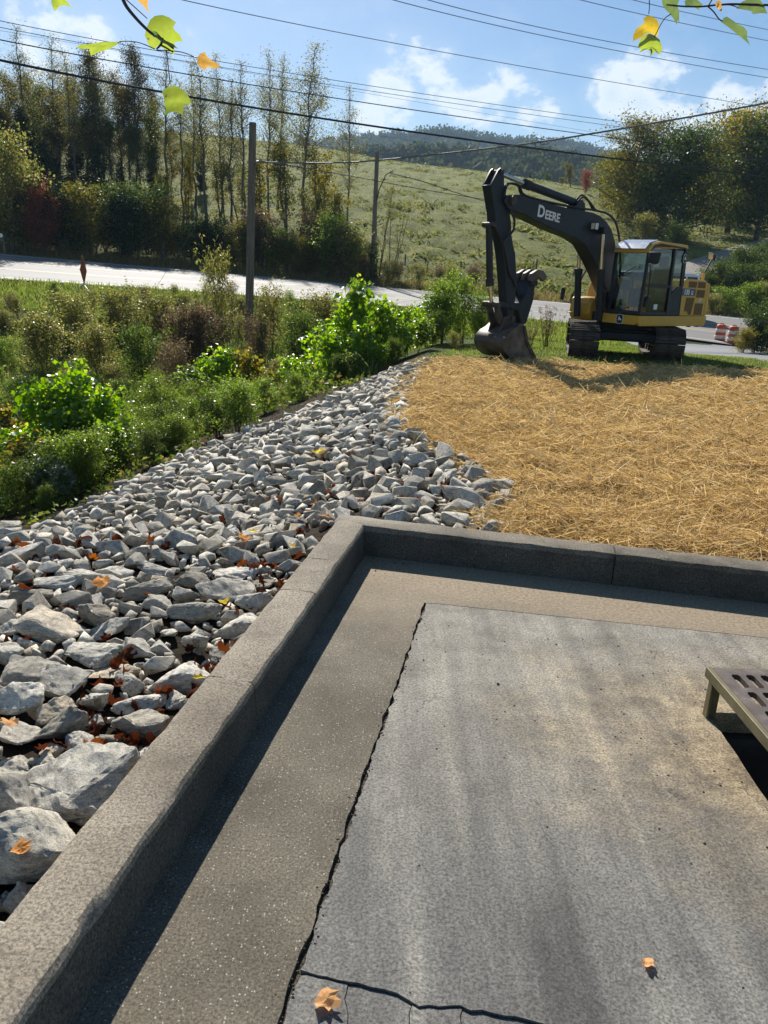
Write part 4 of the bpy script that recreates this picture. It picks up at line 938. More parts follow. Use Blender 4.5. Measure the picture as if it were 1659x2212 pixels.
for i, (px, py, D, w) in enumerate([(15, 190, 57, 1.25), (85, 205, 60, 1.2), (150, 190, 58, 1.1), (205, 215, 57, 1.1), (270, 215, 59, 1.1), (330, 250, 57, 1.0), (120, 250, 54, 1.2), (235, 280, 55, 1.1), (-5, 240, 53, 1.3), (55, 250, 55, 1.3), (180, 270, 54, 1.2), (290, 290, 54, 1.1), (365, 300, 58, 1.0), (410, 330, 58, 1.0)]):
    D = D * 1.18
    plant('dense_tree', 'russet', px, py - 20, D, 'green' if i % 2 else 'russet', 'dense dark green tree behind the slender trees, %s from the left' % ['first', 'second', 'fourth', 'fifth', 'seventh', 'ninth', 'third', 'sixth', 'low one, first', 'low one, second', 'low one, third', 'low one, fourth', 'low one, fifth', 'low one, last'][i], 'tree', 'dense dark trees in the row', w)
ordw = ['first', 'second', 'third', 'fourth', 'fifth', 'sixth', 'seventh', 'eighth', 'ninth', 'tenth', 'eleventh', 'twelfth', 'thirteenth', 'fourteenth', 'fifteenth', 'sixteenth', 'seventeenth', 'eighteenth', 'nineteenth', 'twentieth']
pop = [(-20, 70, 55), (35, 62, 54), (108, 85, 57), (150, 112, 52), (215, 120, 56), (350, 108, 53), (388, 180, 50), (415, 140, 56), (440, 135, 50), (478, 128, 57), (497, 170, 52), (527, 138, 53), (582, 118, 52), (603, 122, 58), (657, 103, 50), (762, 188, 50)]
for i, (px, py, D) in enumerate(pop):
    D = D * 1.17
    near_txt = 'just right of the near utility pole' if i == 12 else 'tallest one, right of the near utility pole' if i == 14 else 'standing alone left of the far utility pole' if i == 15 else '%s slender one from the left in the row' % ordw[i]
    plant('poplar_tree', 'poplar', px, py, D, 'poplar', 'slender thin-leaved tree across the road, ' + near_txt, 'tree', GT, 1.0 + .12 * (i % 3), M_BARKP if i > 10 else M_BARK)
for i, (px, py, D, w) in enumerate([(192, 106, 58, .8), (290, 112, 60, .8), (55, 170, 64, 1.3), (255, 165, 62, 1.0), (325, 195, 64, 1.0), (120, 200, 62, 1.1), (-30, 190, 60, 1.2)]):
    D = D * 1.15
    plant('russet_tree', 'russet', px, py, D, 'russet', '%s fuller brownish tree from the left among the slender trees' % ordw[i if i < 6 else 0] if i < 6 else 'fuller brownish tree at the left edge of the row', 'tree', GT, w)
for i, (px, py, D, w) in enumerate([(40, 235, 51, 1.0), (85, 300, 50, 1.1), (160, 262, 54, .9), (212, 310, 51, 1.0), (262, 350, 53, 1.1), (330, 285, 60, .8), (430, 300, 62, .7), (-10, 260, 52, 1.1), (120, 340, 52, 1.2), (300, 400, 52, 1.2)]):
    D = D * 1.16
    plant('cedar_tree', 'cedar', px, py, D, 'cedar', 'dark evergreen under the slender trees, ' + ['second', 'third', 'fifth', 'sixth', 'seventh', 'ninth', 'last', 'first', 'fourth', 'eighth'][i] + ' evergreen from the left', 'tree', 'dark evergreens across the road', w)
for i, (px, py, D, lk, w, var) in enumerate([(560, 330, 57, 'yellow', .9, 'small'), (625, 300, 60, 'autumn', .9, 'small'), (695, 320, 57, 'yellow', .9, 'small'), (735, 405, 53, 'yellow', .9, 'small'), (520, 350, 62, 'autumn', 1, 'small'), (475, 330, 63, 'autumn', 1, 'small'), (400, 340, 60, 'yellow', .9, 'small'), (660, 400, 52, 'autumn', .8, 'small'), (825, 385, 50, 'autumn', .6, 'bare'), (850, 430, 49, 'olive', .8, 'bare'), (350, 360, 58, 'autumn', .9, 'small')]):
    plant('understory_tree', var, px, py, D, lk, ['yellowing small tree right of the near pole', 'small mixed-colour tree behind the tall pair of slender trees', 'golden small tree left of the far utility pole', 'low golden tree beside the far utility pole', 'small tree just left of the near utility pole', 'small olive tree left of the near utility pole, second from it', 'yellowing small tree in the middle of the row', 'low dull tree at the foot of the tallest slender tree', 'thin sparse tree right beside the far utility pole', 'leaning half-bare shrub right of the far utility pole', 'dull small tree between the dark evergreens and the middle of the row'][i], 'tree', 'small trees in the row', w)
rb = random.Random(4)
for i in range(26):
    px = 5 + i * 31 + rb.uniform(-8, 8); lk = ['green', 'autumn', 'olive', 'green', 'cedar'][i % 5] if i < 16 else ['olive', 'autumn', 'brown', 'bright'][i % 4]
    plant('roadside_shrub', 'bush', px, (430 if i < 12 else 470) + rb.uniform(-25, 40) + i * .9, 47.6 + rb.uniform(0, 2.5), lk, 'shrub at the foot of the tree row, number %d from the left edge' % (i + 1) if False else 'dark shrub under the tree row, %s' % (['at the far left', 'left of the dark evergreens', 'below the dark evergreens', 'left of the near pole', 'right of the near pole', 'beside the far pole'][min(5, i // 5)]), 'shrub', 'shrubs under the tree row', 1.15, parts=('stem', 'foliage'))
plant('willow_bush', 'bush', 8, 318, 46.8, 'olive', 'tall sunlit light green bush at the left edge across the road', 'bush', None, .75, parts=('stem', 'foliage'))
plant('sumac_bush', 'bush', 88, 425, 46.9, 'red', 'dark reddish bush beside the light green bush across the road', 'bush', None, .7, parts=('stem', 'foliage'))
for i in range(14):
    px = 640 + i * 38 + rb.uniform(-10, 10)
    plant('verge_weed', 'fine', px, 560 + i * 3 + rb.uniform(-12, 10), 47.2 + rb.uniform(0, 1.2), 'olive' if i % 2 else 'brown', 'dry weed clump on the far verge %s' % (['right of the near pole', 'around the far pole', 'below the open pasture', 'near the excavator arm'][min(3, i // 4)]), 'weeds', 'weed clumps on the far verge', 1.3, M_STEM, ('stem', 'foliage'))
# right-hand trees
for px, py, D, lk, w, lab in [(1402, 282, 78, 'autumn', 1.0, 'large dense tree right behind the excavator boom'), (1495, 300, 74, 'green', 1.08, 'large dense dark tree above the excavator cab'), (1612, 262, 84, 'yellow', 1.0, 'tall yellowing tree with a dark trunk at the right edge'), (1675, 285, 80, 'green', 1.0, 'spreading tree cut by the right edge'), (1352, 340, 86, 'autumn', .9, 'smaller round tree left of the large dense trees'), (1560, 320, 96, 'autumn', 1.0, 'tree behind, between the large dark tree and the yellowing tree')]:
    plant('hillside_tree', 'big', px, py, D, lk, lab, 'tree', 'trees on the right slope', w)
plant('red_tree', 'bush', 1270, 375, 112, 'red', 'small dusky red tree on the pasture edge', 'tree', None, .62)
plant('thicket_tree', 'bare', 1305, 345, 110, 'olive', 'grey half-bare thicket tree right of the red tree', 'tree', None, 1.4)
plant('thicket_tree', 'small', 1240, 350, 130, 'autumn', 'green-gold tree behind the red tree', 'tree', None, 1.3)
plant('cedar_tree', 'cedar', 1146, 372, 172, 'cedar', 'small dark cone-shaped evergreen on the pasture skyline', 'tree', None, 1.2)
for px, py, D, lk, lab in [(1185, 378, 172, 'green', 'round bush on the pasture skyline right of the cone-shaped evergreen'), (1215, 385, 165, 'autumn', 'dull bush on the pasture skyline next to the round bush'), (1340, 420, 88, 'green', 'low bush at the foot of the large dense trees'), (1400, 470, 70, 'olive', 'low bush above the excavator boom'), (1470, 490, 66, 'green', 'dark bush behind the cab roof')]:
    plant('pasture_bush', 'bush', px, py, D, lk, lab, 'bush', 'bushes on the pasture', 1.1, parts=('stem', 'foliage'))
for i, (px, py, D, lk) in enumerate([(1560, 575, 52, 'green'), (1605, 548, 54, 'green'), (1655, 540, 56, 'green'), (1585, 600, 50, 'cedar'), (1640, 585, 50, 'green'), (1530, 600, 51, 'green'), (1690, 570, 51, 'green'), (1620, 620, 48, 'bright'), (1575, 628, 47.5, 'bright'), (1660, 618, 48, 'olive'), (1545, 640, 47, 'olive')]):
    plant('bank_shrub', 'bush', px, py, D, lk, 'leafy shrub on the overgrown bank right of the excavator, ' + ['left upper one', 'middle upper one', 'right upper one', 'dark lower one', 'middle lower one', 'leftmost one', 'at the frame edge', 'bright low one by the road', 'bright low one behind the drums', 'olive low one by the road', 'olive low one nearest the excavator'][i], 'shrub', 'shrubs on the right bank', 1.35, parts=('stem', 'foliage'))
for i, (px, py, D, lk) in enumerate([(1660, 660, 29.0, 'green'), (1640, 700, 28.4, 'cedar'), (1690, 690, 28.0, 'green'), (1612, 715, 28.2, 'yellow')]):
    plant('garden_bush', 'bush', px, py, D, lk, 'garden bush in the stone-edged bed at the right edge, ' + ['tallest', 'dark one', 'rightmost', 'yellow-green low one'][i], 'bush', 'bushes in the edged bed', 1.0, parts=('stem', 'foliage'))
# field shrubs
LF['green2'] = leafmat('field_green_leaves', [(0, (.045, .08, .016)), (.5, (.08, .13, .025)), (.85, (.14, .18, .04)), (1, (.2, .19, .05))], .55, .1, .4)
SH = [('fine', 470, 575, 24.5, 'olive', .45, 'tall feathery weed clump left of the near utility pole'), ('bush', 440, 678, 22, 'brown', 1.1, 'wide reddish-brown bush left of the near utility pole'), ('bush', 395, 690, 21.5, 'brown', .9, 'brown bush left of the wide reddish-brown bush'), ('bush', 640, 690, 22, 'green2', .95, 'dark green bush right of the near utility pole'), ('bush', 690, 650, 26, 'olive', 1, 'dull bush between the pole and the tall saplings'), ('bush', 255, 640, 24.5, 'olive', 1.2, 'olive brush clump in the middle of the left field'), ('bush', 150, 650, 24, 'olive', 1.2, 'olive brush clump at the left of the field'), ('bush', 330, 650, 25, 'olive', 1.1, 'olive brush clump left of the feathery weeds'), ('bush', 90, 690, 21, 'olive', 1.1, 'low olive brush near the left edge of the field'), ('bush', 305, 720, 20, 'green2', 1.0, 'dark green brush in front of the olive clumps'), ('bush', 215, 715, 20.5, 'olive', 1.0, 'low olive brush left of the dark green brush'), ('fine', 590, 640, 26, 'olive', .8, 'thin weeds just right of the near utility pole'), ('fine', 370, 755, 17.5, 'brown', .9, 'brown weed clump below the reddish-brown bush'), ('fine', 560, 700, 23, 'brown', .9, 'brown weeds at the foot of the near utility pole'),
      ('sapling', 482, 752, 17, 'tulip', .85, 'bright leafy sapling in the middle of the field brush'), ('sapling', 540, 765, 16.5, 'yellow', .8, 'yellow-green sapling right of the bright middle sapling'), ('sapling', 765, 618, 16.5, 'tulip', .75, 'tallest bright sapling in front of the road'), ('sapling', 835, 650, 17, 'tulip', .75, 'bright broad-leaved sapling right of the tallest sapling'), ('sapling', 885, 668, 17.2, 'tulip', .7, 'broad-leaved sapling nearest the straw'), ('sapling', 715, 720, 15.6, 'tulip', .8, 'sapling left of the tallest sapling'), ('sapling', 660, 790, 14.6, 'tulip', .85, 'low sapling at the toe of the stone bank'), ('sapling', 790, 700, 15.8, 'tulip', .9, 'low leafy sapling below the tallest sapling'), ('bush', 850, 735, 15.8, 'green2', 1.0, 'dark bush behind the top of the stone bank'), ('bush', 740, 770, 15.0, 'green2', 1.0, 'green undergrowth below the saplings'),
      ('sapling', 120, 828, 11.8, 'tulip', .75, 'bright sapling at the left behind the stones'), ('sapling', 150, 805, 12.2, 'tulip', .7, 'tallest bright sapling at the left behind the stones'), ('sapling', 205, 850, 11.8, 'tulip', .75, 'right-hand sapling of the left group behind the stones'), ('sapling', 235, 905, 11.4, 'tulip', .8, 'low sapling nearest the stones in the left group'), ('bush', 180, 955, 11.6, 'green2', .9, 'dark green undergrowth below the left saplings'), ('sapling', 85, 985, 9.9, 'silver', .9, 'silvery-leaved plant at the lower left behind the stones'), ('sapling', 140, 1000, 9.7, 'silver', .9, 'silvery-leaved plant beside the dark undergrowth'), ('bush', 40, 1010, 9.6, 'green2', .9, 'dark bush at the left edge behind the stones'), ('sapling', 15, 880, 13, 'yellow', .9, 'yellow-green plant at the left edge'), ('sapling', 50, 930, 12, 'tulip', .9, 'leafy plant between the left edge and the bright saplings'), ('bush', 100, 1050, 9.2, 'green2', .8, 'low dark undergrowth below the silvery plants'),
      ('bush', 965, 622, 19.5, 'bright', .8, 'glossy leafy bush left of the excavator bucket'), ('bush', 1010, 612, 20.5, 'bright', .75, 'tall glossy bush behind the excavator arm'), ('bush', 935, 680, 18.5, 'green2', .8, 'green bush at the left end of the straw'), ('bush', 1050, 650, 20, 'bright', .8, 'bush directly behind the excavator bucket'), ('reed', 1190, 655, 20, 'brown', 1.3, 'purplish dry reed clump right of the bucket'), ('reed', 1150, 690, 19.6, 'brown', 1.5, 'dry reeds beside the thumb of the bucket'), ('bush', 1130, 715, 19.2, 'olive', 1.0, 'low olive weeds behind the bucket'), ('bush', 985, 720, 17.6, 'olive', .9, 'weeds just left of the bucket')]
for var, px, py, D, lk, w, lab in SH:
    plant({'fine': 'weed_clump', 'bush': 'shrub', 'sapling': 'sapling', 'reed': 'reed_clump'}[var], var, px, py, D, lk, lab, {'fine': 'weeds', 'bush': 'shrub', 'sapling': 'sapling', 'reed': 'reeds'}[var], 'field brush and saplings', w, M_STEM, ('stem', 'foliage'))
rz_ = random.Random(12)
for i, (px, py, D, lk) in enumerate([(625, 835, 15.2, 'tulip'), (680, 805, 15.2, 'tulip'), (735, 745, 16, 'tulip'), (700, 690, 17.5, 'tulip'), (800, 660, 17.8, 'tulip'), (860, 700, 16.6, 'tulip'), (905, 690, 17.4, 'bright'), (925, 640, 19.5, 'tulip'), (585, 800, 16.5, 'yellow'), (455, 775, 17.5, 'tulip'), (420, 800, 16, 'bright'), (95, 880, 12.2, 'tulip'), (175, 880, 11.6, 'tulip'), (250, 930, 11.2, 'bright'), (60, 970, 11, 'tulip'), (30, 950, 10.6, 'yellow'), (215, 985, 10.6, 'green'), (820, 745, 15.4, 'tulip'), (775, 765, 15, 'bright'), (640, 770, 16, 'tulip')]):
    plant('sapling', 'sapling', px, py, D, lk, 'leafy sapling in the thicket by the stones, %s' % ['lower left one', 'low one below the dark bush', 'middle one', 'rear left one', 'rear one', 'near the straw', 'beside the straw end', 'left of the bucket bush', 'yellowish one', 'left of the middle field sapling', 'low bright one in mid field', 'in the left group, rear', 'in the left group, middle', 'in the left group, right end', 'in the left group, front', 'yellowish one at the left edge', 'dark one in the left group', 'low one by the top stones', 'low bright one by the top stones', 'behind the low left one'][i], 'sapling', 'field brush and saplings', 1.0, M_STEM, ('stem', 'foliage'))
for i in range(78):
    px, py = rz_.uniform(-20, 960), rz_.uniform(640, 900); py = py if i < 46 else 1165 - .42 * px - rz_.uniform(10, 90); b0 = hit(px, py)
    if b0[1] > 30 or b0[1] < itp(b0[0], TOE) + .3 or (b0[0] > -.5 and b0[1] < 17): continue
    zt = rz_.uniform(.35, .8); u_, v_, _ = project((b0[0], b0[1], b0[2] + zt))
    plant('low_brush', 'bush', u_, v_, b0[1], ['bright', 'weed', 'olive', 'weed', 'green', 'bright'][i % 6], 'low leafy brush clump in the tangle of the field', 'brush', 'low brush in the field', 1.1, M_STEM, ('stem', 'foliage'))
rq = random.Random(6); kq = 0
for (px, py, D) in [(300, 845, 14.5), (340, 830, 15), (380, 845, 14.8), (420, 830, 15.3), (460, 845, 15), (500, 850, 15), (545, 845, 15.2), (590, 850, 15.2), (320, 885, 13), (365, 890, 13.2), (410, 880, 13.6), (455, 885, 13.8), (505, 890, 14), (560, 860, 14.4), (275, 900, 12.4), (300, 950, 11.8), (355, 930, 12.2), (410, 915, 12.8)]:
    kq += 1
    plant('willowy_weed', 'fine', px + rq.uniform(-8, 8), py + rq.uniform(-10, 10), D, 'weed', 'fine-leaved green weeds in the dense stand above the stone bank', 'weeds', 'stand of fine-leaved weeds', 1.0, M_STEM, ('stem', 'foliage'))
for i in range(22):
    px, py, D = rq.uniform(0, 640), rq.uniform(625, 700), 0; b0 = hit(px, py + 40)
    if b0[1] > 31: continue
    plant('dry_weed', 'fine', px, py - 10, b0[1], ['olive', 'brown', 'weed'][i % 3], 'dry weed stalks scattered in the left field', 'weeds', 'dry weeds in the field', .9, M_STEM, ('stem', 'foliage'))

# ------------------------------------------------------------------ far wooded ridges
def ridge(name, pts, depth, drop, seed, m):
    """a wooded hill: its skyline from (px, py, D), falling towards the viewer"""
    P = [PD(*p) for p in pts]; k = 9; V = []
    xs_ = np.linspace(0, len(P) - 1, 90)
    for s in xs_:
        i = min(int(s), len(P) - 2); q = P[i] + (P[i + 1] - P[i]) * (s - i)
        for j in range(k):
            f = j / (k - 1); V.append((q[0] * (1 - f * depth / q[1]), q[1] - depth * f, q[2] - (q[2] + drop) * f ** 1.15 + 6 * noise.noise((q[0] * .01, f * 3, seed)) * (f > 0)))
        V.append((q[0] * 1.05, q[1] + depth, -30))
    kk = k + 1; Fq = []
    for i in range(len(xs_) - 1):
        for j in range(k - 1): a = i * kk + j; Fq.append((a, a + 1, a + kk + 1, a + kk))
        a = i * kk; Fq.append((a + k, a, a + kk, a + kk + k))
    V = np.array(V); o = link(name, smooth(mesh_np(name, V, np.array(Fq))), m); tag(o, kind='structure'); return V.reshape(90, kk, 3)
M_WOOD = pmat('woodland_floor', [(.3, (.025, .035, .015)), (.7, (.05, .06, .022))], .05, .95, .5, .3, 2)
R1 = ridge('mountain', [(300, 315, 1300), (560, 326, 1250), (700, 342, 1200), (780, 336, 1150), (880, 330, 1100), (960, 320, 1080), (1050, 335, 1100), (1180, 342, 1120), (1250, 352, 1150), (1340, 375, 1200), (1500, 392, 1300), (1700, 402, 1400), (2000, 405, 1500)], 560, 26, 1, M_WOOD)
R2 = ridge('wooded_hill', [(500, 382, 520), (700, 384, 500), (820, 374, 480), (940, 372, 470), (1050, 388, 460), (1130, 384, 430), (1250, 402, 430), (1400, 417, 440), (1700, 422, 460), (1900, 424, 480)], 230, 22, 2, M_WOOD)
def crown_blob(seed):
    rsx = np.random.RandomState(seed); bm = bmesh.new(); bmesh.ops.create_icosphere(bm, subdivisions=1, radius=.40)
    for v in bm.verts: v.co *= 1 + .45 * noise.noise(v.co * 4 + Vector((seed * 5, 0, 0)))
    V0 = np.array([v.co[:] for v in bm.verts]); F0 = np.array([[v.index for v in f.verts] for f in bm.faces]); bm.free()
    n = 110; d = rsx.normal(size=(n, 3)); d /= np.linalg.norm(d, axis=1)[:, None]; P = d * rsx.uniform(.33, .5, n)[:, None]; P[:, 2] += .05
    V1, F1 = kites(P, rsx.uniform(.10, .2, n), rsx, .8, .8)
    F1t = np.concatenate([F1[:, [0, 1, 2]], F1[:, [0, 2, 3]]], 0)
    return np.concatenate([V0, V1]), np.concatenate([F0, F1t + len(V0)])
CB = [crown_blob(i) for i in range(8)]
W_FAR = leafmat('far_woodland', [(0, (.035, .052, .02)), (.5, (.052, .07, .026)), (.8, (.075, .085, .03)), (.93, (.10, .09, .03)), (1, (.13, .08, .035))], .3, .03)
def woods(name, label, R, n, smin, smax, seed, keep):
    rsx = np.random.RandomState(seed); Vv = []; Ff = []; off = 0; c = 0
    for _ in range(n * 4):
        i = rsx.randint(0, 89); j = rsx.randint(0, R.shape[1] - 2) if rsx.rand() > .25 else 0; a, b4 = rsx.rand(), rsx.rand() * (1 if j else .3)
        p = (R[i, j] * (1 - a) + R[i + 1, j] * a) * (1 - b4) + (R[i, j + 1] * (1 - a) + R[i + 1, j + 1] * a) * b4
        u, v, w = project(p)
        if not keep(u, v): continue
        s = rsx.uniform(smin, smax); h = s * rsx.uniform(.9, 1.35)
        V, Fq = CB[rsx.randint(8)]; az = rsx.rand() * 6.28; ca, sa = math.cos(az), math.sin(az); Q = V * np.array([s, s, h]); Q = np.stack([Q[:, 0] * ca - Q[:, 1] * sa, Q[:, 0] * sa + Q[:, 1] * ca, Q[:, 2]], 1) + p + np.array([0, 0, h * .38])
        Vv.append(Q); Ff.append(Fq + off); off += len(Q); c += 1
        if c >= n: break
    tag(link(name, mesh_np(name, np.concatenate(Vv), np.concatenate(Ff)), W_FAR), label, 'woodland', kind='stuff')
woods('mountain_woodland', 'hazy blue-green woodland covering the far ridge', R1, 1500, 15, 26, 1, lambda u, v: 640 < u < 1720 and v < 420)
woods('hill_woodland', 'green woodland on the nearer hill behind the pasture', R2, 800, 9, 15, 2, lambda u, v: 640 < u < 1720 and v < 440)
# ------------------------------------------------------------------ excavator
M_BLK = flat('boom_black_paint', (.012, .016, .022), .5, 0, .4, 0)
M_BLK2 = flat('black_rubber', (.022, .022, .024), .7)
M_CABF = flat('cab_frame_black', (.012, .015, .02), .45, 0, .4, .05)
M_YELP = flat('machine_yellow_paint', (.66, .36, .03), .42, 0, .5, .2)
M_BROWN = pmat('brown_vent_mesh', [(.3, (.13, .062, .012)), (.7, (.19, .095, .02))], 20, .7, .5, 300, .004)
M_CHROME = flat('chrome_rod', (.62, .60, .56), .18, 1.0)
M_STEEL = pmat('track_steel', [(.3, (.045, .036, .03)), (.7, (.13, .10, .08))], 7, .62, .6, 40, .01, metal=.55)
M_BUCK = pmat('worn_bucket_steel', [(.25, (.055, .036, .024)), (.5, (.11, .08, .058)), (.75, (.22, .19, .16))], 3.5, .55, .4, 30, .004, metal=.25)
M_WHT = flat('white_decal', (.80, .80, .78), .5)
M_GREYP = flat('grey_decal_panel', (.10, .11, .13), .5)
M_SEAT = flat('seat_fabric', (.06, .06, .065), .85)
M_VISOR = flat('silver_visor', (.55, .58, .62), .25, .6)
M_LAMP = flat('lamp_lens', (.7, .66, .55), .2)
def glassmat(name, tint, a):
    m, t, out = newmat(name); tr = N(t, 'ShaderNodeBsdfTransparent'); tr.inputs[0].default_value = (*tint, 1)
    gl = N(t, 'ShaderNodeBsdfGlossy'); gl.inputs['Roughness'].default_value = .02; gl.inputs['Color'].default_value = (.9, .95, 1, 1)
    lw = N(t, 'ShaderNodeLayerWeight'); lw.inputs[0].default_value = .35
    mx = N(t, 'ShaderNodeMixShader'); L(t, fmath(t, 'ADD', fmath(t, 'MULTIPLY', lw.outputs['Fresnel'], .8), a, True), mx.inputs[0]); L(t, tr.outputs[0], mx.inputs[1]); L(t, gl.outputs[0], mx.inputs[2]); L(t, mx.outputs[0], out.inputs[0]); return m
M_GLASS = glassmat('cab_glass', (.42, .52, .54), .05)
TH = RAD(49.0); EC = (5.6, 18.8); fwd = (-math.sin(TH), -math.cos(TH)); EZ = 0.0
ex = thing('excavator', 'black and yellow tracked excavator parked at the edge of the straw', 'excavator', (EC[0], EC[1], EZ), math.atan2(fwd[1], fwd[0]))
def w2l(p):
    dx, dy = p[0] - EC[0], p[1] - EC[1]; return (dx * fwd[0] + dy * fwd[1], dx * -fwd[1] + dy * fwd[0], p[2] - EZ)
# --- boom, arm
boomP = [(5.02, 2.95), (4.95, 3.05), (4.54, 3.10), (4.36, 3.06), (3.18, 2.985), (2.22, 2.965), (1.96, 2.92), (1.71, 2.82), (1.49, 2.67), (1.32, 2.45), (1.16, 2.05), (.98, 1.6), (.72, 1.2), (.55, 1.05), (.6, .88), (.85, .9), (1.12, 1.15), (1.43, 1.47), (1.73, 1.79), (2.01, 2.04), (2.37, 2.325), (2.75, 2.44), (3.45, 2.55), (4.05, 2.67), (4.42, 2.76), (4.85, 2.80)]
boom = MB().prism(boomP, -.17, .17).build('boom', M_BLK, ex, bevel=.012)
armP = [(5.36, 3.19), (5.05, 3.2), (4.93, 3.10), (4.80, 2.85), (4.70, 2.6), (4.66, 2.40), (4.58, 2.2), (4.49, 2.04), (4.38, 1.57), (4.36, 1.2), (4.38, .80), (4.47, .74), (4.56, .84), (4.60, 1.1), (4.70, 1.55), (4.83, 2.01), (4.98, 2.38), (5.12, 2.47), (5.16, 2.7), (5.32, 3.1)]
arm = MB().prism(armP, -.11, .11).build('arm', M_BLK, ex, bevel=.01)
for s in (-1, 1):   # upper bracket plates of the arm
    MB().prism([(5.36, 3.17), (4.98, 3.17), (5.02, 3.38), (5.06, 3.47), (5.12, 3.50), (5.18, 3.46)], s * .095 - .018, s * .095 + .018).build('cylinder_bracket', M_BLK, arm, bevel=.004)
def pin(a, z, b0, b1, r, parent, name='pivot_pin', m=None): return MB().cyl((a, b0, z), (a, b1, z), r, 18).build(name, m or M_STEEL, parent, sm=40)
pin(5.10, 3.43, -.15, .15, .045, arm); pin(4.79, 2.97, -.215, .215, .085, boom); pin(5.19, 2.52, -.15, .15, .045, arm); pin(4.47, .82, -.2, .2, .05, arm)
# arm cylinder
c1_ = MB().cyl((4.22, 0, 3.31), (2.70, 0, 3.13), .078, 20).build('arm_cylinder', M_BLK, ex, sm=40)
MB().cyl((4.30, 0, 3.32), (4.14, 0, 3.30), .092, 20).build('cylinder_head', M_BLK2, c1_, sm=40); MB().cyl((5.10, 0, 3.43), (4.25, 0, 3.315), .042, 16).build('piston_rod', M_CHROME, c1_, sm=40)
for s in (-1, 1): MB().prism([(2.45, 2.95), (2.50, 3.12), (2.60, 3.19), (2.72, 3.14), (2.85, 2.96)], s * .11 - .02, s * .11 + .02).build('cylinder_bracket', M_BLK, boom, bevel=.004)
# bucket cylinder
c2_ = MB().cyl((5.19, 0, 2.52), (5.035, 0, 1.50), .066, 20).build('bucket_cylinder', M_BLK, ex, sm=40)
MB().cyl((5.045, 0, 1.56), (5.02, 0, 1.42), .08, 20).build('cylinder_head', M_BLK2, c2_, sm=40); MB().cyl((5.03, 0, 1.47), (4.93, 0, 1.09), .036, 16).build('piston_rod', M_CHROME, c2_, sm=40)
pin(4.92, 1.08, -.2, .2, .055, ex)
for s in (-1, 1):
    MB().prism([(4.97, 1.12), (4.87, 1.14), (4.70, .86), (4.68, .74), (4.78, .70), (4.86, .80)], s * .10 - .025, s * .10 + .025).build('bucket_link', M_STEEL, ex, bevel=.005)
    MB().prism([(4.96, 1.12), (4.96, 1.04), (4.42, 1.02), (4.42, 1.12)], s * .15 - .015, s * .15 + .015).build('side_link', M_BLK, ex, bevel=.004)
# bucket
curve = [(4.320, .70), (4.460, .745), (4.620, .63), (4.770, .57), (4.890, .47), (4.930, .37), (4.900, .26), (4.800, .16), (4.600, .06), (4.280, .02), (3.840, .04)]
mb = MB(); inn = []
for i, (a, z) in enumerate(curve):
    a0, z0 = curve[max(0, i - 1)]; a1, z1 = curve[min(len(curve) - 1, i + 1)]; d = math.hypot(a1 - a0, z1 - z0); inn.append((a - (z0 - z1) / d * -.03, z + (a0 - a1) / d * -.03))
bk = MB().prism(curve + [(3.880, .075), (4.300, .05), (4.580, .095), (4.760, .19), (4.850, .28), (4.880, .37), (4.845, .45), (4.750, .53), (4.600, .59), (4.460, .70), (4.350, .66)], -.36, .36).build('bucket', M_BUCK, ex, bevel=.004)
sp = [(4.320, .70), (4.460, .745), (4.620, .63), (4.770, .57), (4.890, .47), (4.930, .37), (4.900, .26), (4.800, .16), (4.600, .06), (4.280, .02), (3.840, .03), (4.160, .36)]
for s in (-1, 1):
    MB().prism(sp, s * .375 - .015, s * .375 + .015).build('side_plate', M_BUCK, bk, bevel=.004)
    MB().prism([(4.320, .70), (4.180, .38), (3.840, .03), (3.940, .02), (4.260, .36), (4.400, .70)], s * .397 - .012, s * .397 + .012).build('wear_strip', M_STEEL, bk, bevel=.003)
    MB().prism([(4.810, .50), (4.700, .84), (4.480, .90), (4.360, .86), (4.340, .68), (4.480, .72)], s * .14 - .018, s * .14 + .018).build('bucket_ear', M_STEEL, bk, bevel=.005)
for i in range(5): MB().prism([(3.900, .07), (3.680, .02), (3.680, .0), (3.900, .005)], -.32 + i * .16 - .035, -.32 + i * .16 + .035).build('tooth', M_STEEL, bk, bevel=.004)
MB().cyl((4.865, 0, .52), (4.875, 0, .33), .05, 14).build('lifting_eye', M_BUCK, bk, sm=40)
# thumb
th = MB().prism([(4.50, 1.0), (4.28, .98), (4.13, .68), (4.00, .73), (3.86, 1.16), (3.84, 1.58), (4.0, 1.62), (4.12, 1.28), (4.26, 1.12), (4.48, 1.12)][::-1], -.15, .15).build('thumb', M_BLK, ex, bevel=.008)
for b0 in (-.17, 0, .17):
    MB().prism([(4.10, 1.56), (4.04, 1.69), (3.88, 1.77), (3.70, 1.76), (3.62, 1.69), (3.58, 1.60), (3.68, 1.55), (3.75, 1.61), (3.88, 1.62), (3.98, 1.52)], b0 - .04, b0 + .04).build('thumb_tooth', M_BUCK, th, bevel=.008)
MB().box(3.84, 4.02, -.21, .21, 1.46, 1.56).build('tooth_bar', M_BLK, th, bevel=.01)
MB().cyl((4.40, 0, 1.62), (4.05, 0, 1.12), .05, 14).build('thumb_cylinder', M_BLK, th, sm=40)
